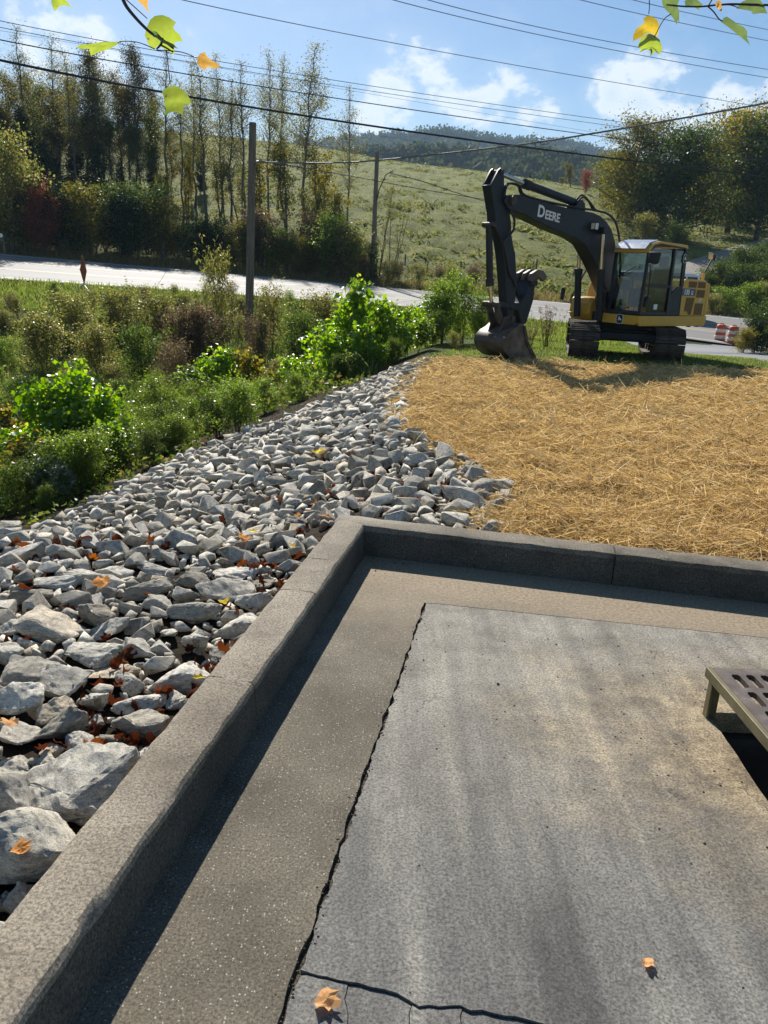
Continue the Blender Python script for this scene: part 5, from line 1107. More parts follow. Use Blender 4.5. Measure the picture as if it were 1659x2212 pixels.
# boom cylinders
for s in (-1, 1):
    b0 = s * .29; cc_ = MB().cyl((1.74, b0, .84), (1.88, b0, 1.80), .075, 20).build('boom_cylinder', M_BLK, ex, sm=40)
    MB().cyl((1.87, b0, 1.72), (1.89, b0, 1.86), .092, 20).build('cylinder_head', M_BLK2, cc_, sm=40); MB().cyl((1.88, b0, 1.82), (1.99, b0, 2.60), .042, 16).build('piston_rod', M_CHROME, cc_, sm=40)
pin(2.0, 2.63, -.37, .37, .075, boom, m=M_BLK)
# hoses
def hose(pts, r=.022, parent=ex):
    P = [Vector(p) for p in pts]; out = []
    for i in range(len(P) - 1):
        p0, p1, p2, p3 = P[max(0, i - 1)], P[i], P[i + 1], P[min(len(P) - 1, i + 2)]
        for s in np.linspace(0, 1, 6)[:-1]: out.append(.5 * ((2 * p1) + (p2 - p0) * s + (2 * p0 - 5 * p1 + 4 * p2 - p3) * s * s + (3 * p1 - p0 - 3 * p2 + p3) * s ** 3))
    out.append(P[-1]); return MB().tube(out, r, 8).build('hydraulic_hose', M_BLK2, parent, sm=60)
for b0 in (.10, .145): hose([(5.0, b0, 3.02), (4.92, b0, 3.24), (4.6, b0, 3.25), (4.42, b0, 3.10), (3.6, b0, 3.04), (2.6, b0, 3.02), (2.1, b0, 3.03)], .02)
for k, b0 in enumerate((.05, .11)): hose([(2.72, b0, 3.14), (2.55, b0, 3.28 - k * .04), (2.3, b0, 3.2 - k * .05), (2.1, b0, 3.03)], .022)
hose([(2.2, .14, 3.02), (1.7, .16, 2.98), (1.4, .18, 2.82), (1.22, .2, 2.5), (1.12, .2, 2.2), (1.0, .2, 1.7)], .024); hose([(4.84, .17, 2.8), (4.70, .18, 2.65), (4.70, .18, 2.45), (4.84, .16, 2.32), (4.90, .13, 2.2)], .022)
hose([(4.88, .125, 2.2), (4.74, .13, 1.9), (4.62, .13, 1.65), (4.5, .13, 1.55), (4.42, .12, 1.42)], .018); hose([(5.14, .12, 2.46), (5.02, .13, 2.34), (4.9, .13, 2.2)], .016)
for k in range(4): hose([(1.55, .1 + k * .07, .95), (1.66, .1 + k * .07, 1.28 + .05 * (k % 2)), (1.5, .1 + k * .06, 1.42), (1.25, .1 + k * .03, 1.3)], .022)
# boom lamp
lampo = MB().box(2.18, 2.30, .20, .30, 2.62, 2.78).build('work_lamp', M_BLK2, ex, bevel=.01); MB().box(2.30, 2.305, .21, .29, 2.64, 2.76).build('lens', M_LAMP, lampo); MB().box(2.19, 2.29, .301, .305, 2.64, 2.76).build('lens', M_LAMP, lampo)
# lettering and emblem
def text_mesh(txt, size, bold=.02, ext=.002):
    cu = bpy.data.curves.new('lettering', 'FONT'); cu.body = txt; cu.size = size; cu.offset = bold * size; cu.extrude = ext; cu.resolution_u = 4
    o = bpy.data.objects.new('tmp', cu); COL.objects.link(o); bpy.context.view_layer.update(); dg = bpy.context.evaluated_depsgraph_get()
    me = bpy.data.meshes.new_from_object(o.evaluated_get(dg)); bpy.data.objects.remove(o); bpy.data.curves.remove(cu); me.name = 'lettering'; return me
def on_left(name, me, m, a, z, b, tilt=0, parent=ex):
    """put a text or badge lying in its own XY plane onto the machine's left side: reading direction runs towards the tail"""
    o = link(name, me, m, parent); M = Matrix(((-1, 0, 0, 0), (0, 0, 1, 0), (0, 1, 0, 0), (0, 0, 0, 1))) @ Matrix.Rotation(tilt, 4, 'Z')
    o.matrix_local = Matrix.Translation((a, b, z)) @ M; return o
on_left('lettering', text_mesh('D', .30, .028), M_WHT, 4.04, 2.76, .173, RAD(-5), boom)
on_left('lettering', text_mesh('EERE', .225, .028), M_WHT, 3.80, 2.735, .173, RAD(-5), boom)
def badge(a, z, b, s, fr=False, parent=ex):
    body = [(math.copysign(abs(math.cos(t)) ** .6, math.cos(t)) * .5, math.copysign(abs(math.sin(t)) ** .6, math.sin(t)) * .58 - (.06 if math.sin(t) < 0 else 0)) for t in np.linspace(0, 2 * math.pi, 24, endpoint=False)]
    deer = [(-.36, -.30), (-.20, -.12), (-.16, .06), (-.22, .20), (-.14, .22), (-.08, .36), (-.02, .24), (.02, .10), (.16, .06), (.28, -.02), (.36, -.26), (.26, -.16), (.16, -.10), (.24, -.30), (.12, -.16), (-.02, -.12), (-.10, -.20), (-.28, -.24)]
    def mk(poly, t): mb = MB(); mb.prism([(x * s, y * s) for x, y in poly], 0, t, 'z'); me = bpy.data.meshes.new('badge'); me.from_pydata(mb.v, [], mb.f); me.update(); return me
    for nm, poly, t, mm in (('badge_rim', [(x * 1.14, y * 1.12) for x, y in body], .003, M_WHT), ('badge', body, .006, M_CABF), ('badge_figure', deer, .009, M_WHT)):
        if fr:
            o = link(nm, mk(poly, t), mm, parent); o.matrix_local = Matrix.Translation((a, b, z)) @ Matrix(((0, 0, 1, 0), (1, 0, 0, 0), (0, 1, 0, 0), (0, 0, 0, 1)))
        else: on_left(nm, mk(poly, t), mm, a, z, b, 0, parent)
# --- upper structure
deck = MB().box(-1.0, 1.50, -.60, 1.15, .78, .97).build('deck', M_BLK2, ex, bevel=.01)
MB().prism([(1.55, .74), (1.62, .80), (1.62, .955), (-1.22, .955), (-1.22, .80), (-1.16, .735)], 1.13, 1.20).build('side_skirt', M_YELP, ex, bevel=.012)
MB().prism([(.30, .76), (1.13, .76), (1.13, .955), (.30, .955)], 1.52, 1.62, 'x').build('front_skirt', M_YELP, ex, bevel=.012)
badge(1.62, .865, .74, .15, True)
for a in (-.95, -.6, .1, .3): MB().box(a - .02, a + .02, 1.08, 1.17, .71, .745).build('skirt_bolt', M_BLK2, ex)
# cab frame: posts, sills, roof
cabo = MB().prism([(1.60, .975), (1.56, 2.26), (1.44, 2.40), (1.18, 2.44), (.14, 2.42), (.08, 2.36), (-.03, .975), (.02, .975), (.125, 2.33), (.17, 2.37), (1.17, 2.385), (1.40, 2.345), (1.50, 2.23), (1.54, .975)][::-1], 1.13, 1.19).build('cab', M_CABF, ex, bevel=.01)
MB().prism([(1.60, .975), (1.56, 2.26), (1.44, 2.40), (1.18, 2.44), (.14, 2.42), (.08, 2.36), (-.03, .975), (.02, .975), (.125, 2.33), (.17, 2.37), (1.17, 2.385), (1.40, 2.345), (1.50, 2.23), (1.54, .975)][::-1], .36, .42).build('right_frame', M_CABF, cabo, bevel=.01)
MB().prism([(1.62, 2.22), (1.60, 2.30), (1.46, 2.42), (1.20, 2.475), (.12, 2.455), (.06, 2.38), (.12, 2.40), (1.18, 2.43), (1.43, 2.385), (1.56, 2.255)][::-1], .37, 1.205).build('roof', M_YELP, cabo, bevel=.008)
MB().prism([(1.66, 2.30), (1.50, 2.435), (1.22, 2.50), (1.22, 2.485), (1.48, 2.42), (1.62, 2.29)][::-1], .40, 1.14).build('visor', M_VISOR, cabo, bevel=.004)
MB().box(1.515, 1.60, .42, 1.13, .975, 1.05).build('front_sill', M_CABF, cabo, bevel=.008); MB().box(1.48, 1.565, .42, 1.13, 2.22, 2.30).build('front_header', M_CABF, cabo, bevel=.008)
MB().box(-.02, 1.55, 1.14, 1.185, .975, 1.04).build('door_sill', M_CABF, cabo, bevel=.006)
MB().prism([(.56, 1.0), (.60, 2.36), (.53, 2.36), (.48, 1.0)], 1.14, 1.20).build('door_post', M_CABF, cabo, bevel=.006)
MB().prism([(1.52, 1.56), (1.52, 1.60), (.56, 1.60), (.56, 1.56)], 1.14, 1.195).build('door_bar', M_CABF, cabo, bevel=.004)
MB().prism([(.50, 1.02), (.50, 1.40), (.30, 1.56), (.02, 1.62), (-.01, 1.0)], 1.15, 1.185).build('rear_panel', M_BLK, cabo, bevel=.012)
MB().prism([(.18, 2.30), (.06, 2.34), (.0, 1.60), (.12, 1.60)], 1.145, 1.19).build('rear_post', M_CABF, cabo, bevel=.005)
badge(.13, 2.18, 1.192, .13, False, cabo)
MB().box(.08, .13, .42, 1.13, 2.28, 2.36).box(-.02, .05, .42, 1.13, .98, 1.5).build('rear_wall', M_CABF, cabo, bevel=.006)
gp = [('window_pane', [(1.545, .43, 1.05), (1.545, 1.12, 1.05), (1.515, 1.12, 2.23), (1.515, .43, 2.23)]), ('window_pane', [(1.50, 1.165, 1.61), (.60, 1.165, 1.61), (.62, 1.165, 2.33), (1.38, 1.165, 2.33), (1.47, 1.165, 2.22)]), ('window_pane', [(1.50, 1.165, 1.05), (.57, 1.165, 1.05), (.57, 1.165, 1.55), (1.50, 1.165, 1.55)]),
      ('window_pane', [(.47, 1.17, 1.44), (.15, 1.17, 1.62), (.18, 1.17, 2.33), (.52, 1.17, 2.33)]), ('window_pane', [(1.5, .39, 1.1), (.05, .39, 1.1), (.13, .39, 2.33), (1.38, .39, 2.33), (1.47, .39, 2.22)]), ('window_pane', [(.04, .43, 1.52), (.04, 1.12, 1.52), (.10, 1.12, 2.28), (.10, .43, 2.28)])]
for nm, vs in gp:
    me = bpy.data.meshes.new(nm); k = len(vs); n = (Vector(vs[1]) - Vector(vs[0])).cross(Vector(vs[2]) - Vector(vs[0])).normalized() * .005
    me.from_pydata([Vector(v) for v in vs], [], [tuple(range(k))]); me.update(); link(nm, me, M_GLASS, cabo)
# inside the cab
seat = MB().box(.35, .85, .58, 1.0, 1.22, 1.36).prism([(.30, 1.3), (.42, 1.32), (.34, 2.0), (.22, 2.0)], .58, 1.0).build('seat', M_SEAT, cabo, bevel=.04)
MB().prism([(.22, 2.0), (.32, 2.0), (.30, 2.2), (.22, 2.2)], .68, .90).build('headrest', M_SEAT, seat, bevel=.03)
for b0 in (.47, 1.02): MB().box(.45, 1.0, b0, b0 + .09, 1.1, 1.5).cyl((.95, b0 + .045, 1.5), (.98, b0 + .045, 1.72), .018, 8).lathe([(.03, 0), (.035, .06), (.02, .1)], 10, (.98, b0 + .045, 1.70)).build('control_console', M_BLK2, cabo, bevel=.008)
MB().box(1.22, 1.34, .46, .66, 1.45, 1.68).cyl((1.28, .54, 1.0), (1.28, .54, 1.5), .025, 8).build('monitor', M_GREYP, cabo, bevel=.01)
MB().cyl((1.30, .70, 1.0), (1.25, .70, 1.55), .012, 8).cyl((1.30, .84, 1.0), (1.25, .84, 1.55), .012, 8).build('travel_lever', M_BLK2, cabo)
MB().box(.02, 1.53, .42, 1.14, .972, .99).build('floor', M_BLK2, cabo)
MB().tube([(1.60, .50, 1.5), (1.61, .5, 1.7), (1.60, .95, 1.95)], .010, 6).build('wiper', M_BLK2, cabo); MB().tube([(1.53, 1.20, 2.1), (1.62, 1.24, 2.18), (1.70, 1.36, 2.18)], .012, 8).build('mirror_arm', M_BLK2, cabo)
MB().prism([(1.30, 2.24), (1.55, 2.23), (1.53, 2.03), (1.47, 2.0), (1.30, 2.02)], 1.68, 1.76, 'x').build('mirror', M_BLK2, cabo, bevel=.02)
MB().tube([(1.44, 1.21, 1.25), (1.46, 1.24, 1.4), (1.50, 1.24, 1.85), (1.50, 1.205, 2.0)], .013, 8).build('grab_rail', M_BLK2, cabo)
MB().box(1.30, 1.42, 1.188, 1.196, 1.13, 1.36).build('door_handle', M_BLK2, cabo, bevel=.006); MB().box(.92, 1.06, 1.168, 1.171, 1.09, 1.2).build('warning_label', M_WHT, cabo)
# tool box and tanks on the right
tb = MB().prism([(1.05, .76), (1.50, .76), (1.58, .84), (1.62, .92), (1.60, 1.10), (1.52, 1.24), (1.05, 1.26)], -.62, -.06).build('tool_box', M_YELP, ex, bevel=.03)
MB().prism([(1.04, 1.10), (1.63, 1.10), (1.56, 1.255), (1.05, 1.275)], -.60, -.10).build('lid', M_YELP, tb, bevel=.03); MB().box(1.612, 1.63, -.42, -.30, .97, 1.07).build('latch', M_VISOR, tb, bevel=.01); MB().box(1.03, 1.645, -.635, -.05, .905, .925).build('seam_rib', M_YELP, tb, bevel=.006)
MB().prism([(.20, .95), (1.06, .95), (1.06, 1.35), (.92, 1.72), (.20, 1.74)], -.60, -.05).build('fuel_tank', M_YELP, ex, bevel=.03)
MB().tube([(1.55, -.60, .93), (1.58, -.63, 1.22), (1.45, -.45, 1.75), (1.30, -.34, 2.12), (.9, -.32, 2.14), (.6, -.32, 1.75)], .018, 10).build('hand_rail', M_BLK2, ex, sm=60)
mr = MB().tube([(1.58, -.63, 1.13), (1.64, -.74, 1.12), (1.66, -.80, 1.16), (1.66, -.80, 1.35)], .011, 8).build('side_mirror', M_BLK2, ex, sm=60); MB().prism([(-.84, 1.17), (-.76, 1.17), (-.74, 1.40), (-.79, 1.45), (-.84, 1.42)], 1.65, 1.71, 'x').build('mirror_head', M_BLK2, mr, bevel=.015)
# engine house and counterweight
eng = MB().prism([(-1.12, .955), (-.06, .955), (.02, 1.60), (-.02, 1.70), (-.14, 1.755), (-.95, 1.755), (-1.08, 1.70), (-1.12, 1.55)], -.55, 1.165).build('engine_house', M_YELP, ex, bevel=.02)
def panel(name, pts, b, t, m, bev=.006): return MB().prism(pts, b, b + t).build(name, m, eng, bevel=bev)
panel('vent', [(-.26, 1.58), (-.60, 1.58), (-.60, 1.71), (-.24, 1.71)], 1.166, .006, M_BROWN); panel('vent', [(-.66, 1.58), (-1.0, 1.58), (-1.0, 1.71), (-.66, 1.71)], 1.166, .006, M_BROWN)
panel('vent', [(-.66, 1.37), (-1.02, 1.37), (-1.02, 1.54), (-.66, 1.54)], 1.166, .006, M_BROWN); panel('vent', [(-.22, 1.06), (-.36, 1.06), (-.42, .985), (-.54, .985), (-.60, 1.36), (-.24, 1.36)][::-1], 1.166, .006, M_BROWN); panel('vent', [(-.66, .985), (-1.02, .985), (-1.02, 1.24), (-.66, 1.24)], 1.166, .006, M_BROWN)
panel('label_plate', [(-.80, 1.27), (-.92, 1.27), (-.92, 1.34), (-.80, 1.34)], 1.166, .004, M_VISOR, 0)
panel('number_panel', [(-.03, 1.40), (-.60, 1.40), (-.60, 1.555), (-.02, 1.555)], 1.166, .008, M_GREYP)
on_left('lettering', text_mesh('130', .155, .03), M_WHT, -.09, 1.425, 1.176, 0, eng); on_left('lettering', text_mesh('G', .115, .03), M_WHT, -.40, 1.425, 1.176, 0, eng)
MB().prism([(-.75, 1.75), (.05, 1.75), (.05, 1.86), (-.05, 1.90), (-.65, 1.90)], -.5, .30).build('engine_hood', M_BLK, ex, bevel=.02)
arc = [(-1.13, 1.18)] + [(-.36 - 1.26 * math.cos(t) , .30 + 1.02 * math.sin(t)) for t in np.linspace(RAD(52), RAD(-58), 14)] + [(-1.13, -.60)]
arc = [(-1.13, 1.185), (-1.22, 1.17), (-1.30, 1.10), (-1.40, .95), (-1.48, .72), (-1.53, .45), (-1.54, .2), (-1.52, -.1), (-1.46, -.35), (-1.36, -.55), (-1.13, -.62)]
MB().prism(arc[::-1], .745, 1.70, 'z').build('counterweight', M_YELP, ex, bevel=.07, seg=4)
MB().cyl((-.4, -.2, 1.85), (-.4, -.2, 2.05), .05, 12).build('exhaust', M_BLK2, ex, sm=40)
mr2 = MB().tube([(-1.28, .92, 1.68), (-1.30, .92, 1.92)], .03, 10).build('rear_mirror', M_YELP, ex, sm=60); MB().tube([(-1.30, .92, 1.90), (-1.50, .92, 2.16), (-1.62, .92, 2.30)], .018, 8).build('mirror_stalk', M_BLK2, mr2, sm=60)
MB().box(-1.66, -1.60, .88, .96, 2.22, 2.34).build('mirror_clamp', M_BLK2, mr2, bevel=.01); MB().prism([(-1.52, 2.24), (-1.47, 2.38), (-1.45, 2.385), (-1.50, 2.23)], .86, .97).build('mirror_head', M_VISOR, mr2, bevel=.01)
# --- undercarriage
AX = RAD(11.0); tdir = np.array([math.sin(AX), math.cos(AX)]); tsd = np.array([math.cos(AX), -math.sin(AX)])
fl = np.array([4.11, 16.95]); fr_ = np.array([5.99, 17.05])
TL, THh, SW = 3.25, .68, .62
def track_path(n):
    r = THh / 2 - .04; st_ = TL - 2 * r; per = 2 * st_ + 2 * math.pi * r; out = []
    for i in range(n):
        s = per * i / n
        if s < st_: out.append((r + s, 2 * r, 0.0))
        elif s < st_ + math.pi * r: t = (s - st_) / r; out.append((r + st_ + r * math.sin(t), r + r * math.cos(t), t))
        elif s < 2 * st_ + math.pi * r: q = s - st_ - math.pi * r; out.append((r + st_ - q, 0, math.pi))
        else: t = (s - 2 * st_ - math.pi * r) / r; out.append((r - r * math.sin(t), r - r * math.cos(t), math.pi + t))
    return out, per / n
path, pitch = track_path(42)
mbs = MB(); mbs.box(-pitch * .49, pitch * .49, -SW / 2, SW / 2, 0, .028)
for q in (-.38, 0, .38): mbs.box(pitch * q - .009, pitch * q + .009, -SW / 2, SW / 2, .028, .056)
shoe = bpy.data.meshes.new('track_shoe'); shoe.from_pydata(mbs.v, [], mbs.f); shoe.update(); shoe.materials.append(M_STEEL)
Ml2w = Matrix.Translation((EC[0], EC[1], EZ)) @ Matrix.Rotation(math.atan2(fwd[1], fwd[0]), 4, 'Z'); Mi = Ml2w.inverted()
for base in (fl, fr_):
    Mt = Matrix.Translation((base[0], base[1], EZ)) @ Matrix.Rotation(math.pi / 2 - AX, 4, 'Z')
    fo = MB().box(.25, TL - .25, -.17, .17, .18, .52).build('track_frame', M_BLK2, ex, bevel=.03); fo.matrix_local = Mi @ Mt
    MB().box(.3, TL - .3, -.19, .19, .28, .42).build('frame_cover', M_YELP, fo, bevel=.02)
    for k in range(5): MB().cyl((.6 + k * .5, -.2, .14), (.6 + k * .5, .2, .14), .075, 14).build('roller', M_STEEL, fo, sm=40)
    for nm, a in (('idler', .34), ('sprocket', TL - .34)): MB().cyl((a, -.12, .34), (a, .12, .34), .27, 22).cyl((a, -.2, .34), (a, .2, .34), .1, 14).build(nm, M_STEEL, fo, sm=40)
    for (u, zz, t) in path:
        o = link('track_shoe', shoe, None, fo); o.matrix_local = Matrix.Translation((u, 0, zz + .04)) @ Matrix.Rotation(t, 4, 'Y')
cen = (fl + fr_) / 2 + tdir * (TL / 2)
Mc = Matrix.Translation((cen[0], cen[1], EZ)) @ Matrix.Rotation(math.pi / 2 - AX, 4, 'Z')
cf_ = MB().box(-.75, .75, -.55, .55, .34, .60).prism([(-.8, .30), (-.3, .38), (.3, .38), (.8, .30), (.8, .55), (-.8, .55)], -1.0, -.5, 'x').prism([(-.8, .30), (-.3, .38), (.3, .38), (.8, .30), (.8, .55), (-.8, .55)], .5, 1.0, 'x').build('centre_frame', M_BLK2, ex, bevel=.03); cf_.matrix_local = Mi @ Mc
tt = MB().cyl((0, 0, .58), (0, 0, .80), .62, 32).build('turntable', M_BLK2, ex, sm=40); tt.matrix_local = Mi @ Mc
# ------------------------------------------------------------------ traffic drums
M_DO = flat('drum_orange_plastic', (.52, .085, .02), .55); M_DW = pmat('drum_white_sheeting', [(.3, (.50, .46, .40)), (.7, (.72, .68, .62))], 12, .5, .1, 80); M_DB = flat('drum_rubber_base', (.09, .05, .045), .8)
def drum(px, py, D, label, zb=None):
    P = PD(px, py, D); z = zb if zb is not None else P[2]; k = .84
    o = thing('traffic_drum', label, 'traffic drum', (P[0], P[1], z), 0, 'orange and white traffic drums', (k, k, k))
    MB().lathe([(.40, 0), (.42, .03), (.36, .07), (.29, .09)], 8).build('base', M_DB, o, bevel=.01)
    for i, (z0, z1, r0, r1) in enumerate([(.09, .27, .275, .268), (.27, .44, .264, .258), (.44, .58, .255, .25), (.58, .74, .246, .24), (.74, .93, .237, .215)]):
        MB().lathe([(r0 - .012, z0), (r0, z0 + .015), (r1, z1 - .015), (r1 - .012, z1)] + ([(.15, .955)] if i == 4 else []), 26).build('band', M_DW if i in (1, 3) else M_DO, o, sm=50)
    MB().tube([(-.09, 0, .93), (-.08, 0, 1.0), (.08, 0, 1.0), (.09, 0, .93)], .022, 8).build('handle', M_DO, o, sm=60); return o
drum(1552, 743, 33.2, 'left one of the two orange and white traffic drums by the driveway', None)
drum(1579, 748, 32.4, 'right one of the two orange and white traffic drums, nearest the garden bush', None)
for px, lab in ((1304, 'traffic drum mostly hidden behind the left side of the excavator turntable'), (1395, 'traffic drum mostly hidden behind the right side of the excavator turntable')):
    P = PD(px, 700, 33.5); drum(px, 700, 33.5, lab, float(roadz(P[0], 33.5)) + .004)

# ------------------------------------------------------------------ white sport utility vehicle on the far lane
M_CARW = flat('white_car_paint', (.72, .73, .74), .3, 0, .5, .6); M_CARG = flat('dark_car_glass', (.02, .024, .028), .08); M_TYRE = flat('tyre_rubber', (.02, .02, .02), .85); M_RIM = flat('wheel_rim', (.35, .35, .36), .35, .8)
P = PD(1527, 600, 42.2); cl = 5.2; cxr = float(P[0]); suv = thing('sport_utility_vehicle', 'white sport utility vehicle on the road, half hidden behind the excavator cab', 'car', (cxr - cl / 2, 42.4, float(roadz(cxr - 2.6, 42.4)) + .004), math.pi + RAD(1.8))
prof = [(-2.55, .45), (-2.6, .75), (-2.55, 1.15), (-2.35, 1.25), (1.0, 1.30), (1.25, 1.22), (2.35, 1.05), (2.55, .85), (2.6, .5), (2.5, .32), (-2.4, .32)]
body = MB().prism(prof[::-1], -.98, .98).build('body', M_CARW, suv, bevel=.07, seg=3)
MB().prism([(-2.32, 1.2), (-2.0, 2.0), (-1.7, 2.14), (.15, 2.14), (.45, 2.02), (1.2, 1.24)], -.86, .86).build('cabin', M_CARW, body, bevel=.06, seg=3)
for s in (-1, 1):
    for x0, x1, x2, x3 in [(-2.1, -1.85, -1.35, -1.4), (-1.28, -1.26, -.45, -.42), (-.34, -.36, .30, .85)]:
        MB().prism([(x0, 1.32), (x1, 1.98), (x2, 1.98), (x3, 1.32)], s * .875 - .006, s * .875 + .006).build('window', M_CARG, body)
    for xw in (-1.6, 1.62):
        w_ = MB().cyl((xw, s * .72, .40), (xw, s * .99, .40), .40, 26).build('wheel', M_TYRE, suv, bevel=.03); MB().cyl((xw, s * .98, .40), (xw, s * 1.0, .40), .25, 20).build('rim', M_RIM, w_, sm=40)
    for xd in (-.75, .35): MB().box(xd, xd + .18, s * 1.0 - .012, s * 1.0 + .012, 1.06, 1.10).build('door_handle', M_CARW, body, bevel=.005)
    MB().box(.75, .95, s * 1.08 - .09, s * 1.08 + .09, 1.3, 1.46).build('door_mirror', M_CARW, body, bevel=.03)
    MB().box(-2.60, -2.5, s * .86 - .08, s * .86 + .08, .95, 1.35).build('tail_lamp', flat('tail_lamp_red', (.4, .02, .02), .3), body, bevel=.02); MB().box(2.45, 2.58, s * .75 - .18, s * .75 + .18, .78, .98).build('headlight', M_LAMP, body, bevel=.02)
MB().prism([(1.16, 1.28), (.52, 1.95), (.50, 1.94), (1.12, 1.27)], -.78, .78).build('windscreen', M_CARG, body)

# ------------------------------------------------------------------ utility poles
M_POLE = pmat('weathered_pole_wood', [(.3, (.11, .085, .06)), (.7, (.25, .205, .155))], 3, .95, .8, 30, .02)
m, t, out = newmat('pole_wood_grain'); b = N(t, 'ShaderNodeBsdfPrincipled'); L(t, b.outputs[0], out.inputs[0]); cc = N(t, 'ShaderNodeTexCoord').outputs['Object']; mp = N(t, 'ShaderNodeMapping'); L(t, cc, mp.inputs[0]); mp.inputs['Scale'].default_value = (1, 1, .06)
nz = tnoise(t, mp.outputs[0], 26, 6, .7); L(t, ramp(t, nz, [(.3, (.10, .072, .048)), (.55, (.215, .165, .118)), (.75, (.31, .25, .185))]), b.inputs['Base Color']); b.inputs['Roughness'].default_value = .92; L(t, bumpn(t, nz, .8, .02), b.inputs['Normal']); M_POLE = m
M_HW = flat('galvanised_hardware', (.35, .35, .34), .4, .8)
def pole(px, pyt, pyb, D, r, label):
    A = PD(px[0], pyt, D); B = PD(px[1], pyb, D); zg = g1(B[0], B[1]); o = thing('utility_pole', label, 'utility pole', (B[0], B[1], zg - .2))
    top = Vector((A[0] - B[0], 0, A[2] - zg + .2)); MB().tube([Vector((0, 0, 0)).lerp(top, s) for s in np.linspace(0, 1, 7)], [r * (1.12 - .24 * s) for s in np.linspace(0, 1, 7)], 20).build('shaft', M_POLE, o, sm=50)
    return o, A, top
p1_, A1, top1 = pole((546, 537), 265, 740, 27.0, .13, 'thick weathered wooden utility pole standing in the field')
q = PD(556, 350, 26.8); b1 = Vector((q[0] - p1_.location.x, q[1] - p1_.location.y, q[2] - p1_.location.z)); MB().cyl(b1 + Vector((-.12, .1, 0)), b1 + Vector((.10, -.02, .03)), .03, 8).cyl(b1 + Vector((.08, -.02, .0)), b1 + Vector((.12, -.02, .1)), .05, 8).build('cable_clamp', M_HW, p1_, sm=40)
p2_, A2, top2 = pole((815, 804), 328, 600, 48.0, .13, 'slimmer wooden utility pole across the road with ivy at its foot')
q = PD(820, 385, 47.8); hb = Vector((q[0] - p2_.location.x, q[1] - p2_.location.y, q[2] - p2_.location.z)); MB().tube([hb + Vector((-.1, 0, -1.2)), hb + Vector((0, 0, -.6)), hb + Vector((.35, 0, .2)), hb + Vector((.75, 0, .45))], .03, 8).build('conduit', M_BLK2, p2_, sm=60)
# ivy round the foot of the far pole
nI = 900; rsx = np.random.RandomState(3); az = rsx.rand(nI) * 6.28; P = np.stack([np.cos(az) * (.13 + rsx.rand(nI) * .2), np.sin(az) * (.13 + rsx.rand(nI) * .2), rsx.rand(nI) ** 1.5 * 2.4], 1); V, Fq = kites(P, rsx.uniform(.08, .16, nI), rsx, .8, .3)
link('ivy', mesh_np('ivy', V, Fq), LF['green'], p2_)

# ------------------------------------------------------------------ overhead wires
M_WIRE = flat('black_cable', (.02, .02, .022), .6); M_WIREG = flat('grey_conductor', (.16, .17, .18), .4, .5); M_WIREW = flat('twisted_aluminium_cable', (.22, .22, .215), .5, .5)
def wire(name, pts, D0, D1, w, m, label, cat='wire', group='overhead wires', ext=1.2):
    """pts: three photo points along the wire; its distance goes from D0 to D1"""
    Q = [PD(x, y, D0 + (D1 - D0) * (x - pts[0][0]) / (pts[2][0] - pts[0][0])) for x, y in pts]; tm_ = (pts[1][0] - pts[0][0]) / (pts[2][0] - pts[0][0])
    ts = np.linspace(-.25 * ext, 1 + .25 * ext, 41); out = []
    for s in ts:
        l0 = (s - tm_) * (s - 1) / (tm_); l1 = s * (s - 1) / (tm_ * (tm_ - 1)); l2 = s * (s - tm_) / (1 - tm_); out.append(tuple(Q[0] * l0 + Q[1] * l1 + Q[2] * l2))
    o = MB().tube(out, w * .5, 6).build(name, m, None, sm=60); tag(o, label, cat, group); return o
wire('overhead_cable', [(0, 130), (830, 276), (1659, 382)], 24, 40, .072, M_WIRE, 'thickest black overhead cable crossing the whole picture')
wire('overhead_wire', [(0, 86), (830, 228), (1659, 342)], 25, 42, .034, M_WIRE, 'dark wire just above the thickest black cable')
wire('overhead_wire', [(0, 45), (830, 190), (1659, 306)], 26, 44, .022, M_WIREG, 'upper wire of the close pair over the treetops')
wire('overhead_wire', [(0, 59), (830, 201), (1659, 317)], 26, 44, .020, M_WIREG, 'lower wire of the close pair over the treetops')
wire('overhead_wire', [(0, 66), (830, 208), (1330, 294)], 26.5, 40, .010, M_WIREG, 'thinnest wire just below the close pair')
wire('overhead_wire', [(395, 0), (830, 89), (1659, 233)], 25, 45, .024, M_WIREG, 'single wire crossing the open sky above the clouds')
wire('overhead_wire', [(850, 0), (1250, 93), (1659, 168)], 30, 45, .026, M_WIREG, 'lower of the two parallel wires at the upper right')
wire('overhead_wire', [(925, 0), (1290, 85), (1659, 150)], 30, 45, .026, M_WIREG, 'upper of the two parallel wires at the upper right')
wire('overhead_wire', [(1255, 0), (1450, 45), (1659, 88)], 30, 40, .022, M_WIREG, 'wire behind the hanging leaves at the upper right, lower one')
wire('overhead_wire', [(1368, 0), (1510, 33), (1659, 64)], 30, 40, .022, M_WIREG, 'wire in the upper right corner, above all others')
def cable3(name, pts, w, m, label):
    Q = [PD(*p) for p in pts]; out = []; n = len(Q)
    for i in range(n - 1):
        p0, p1, p2, p3 = Q[max(0, i - 1)], Q[i], Q[i + 1], Q[min(n - 1, i + 2)]
        for s in np.linspace(0, 1, 9)[:-1]: out.append(tuple(.5 * ((2 * p1) + (p2 - p0) * s + (2 * p0 - 5 * p1 + 4 * p2 - p3) * s * s + (3 * p1 - p0 - 3 * p2 + p3) * s ** 3)))
    out.append(tuple(Q[-1])); o = MB().tube(out, w * .5, 6).build(name, m, None, sm=60); return tag(o, label, 'wire', 'overhead wires')
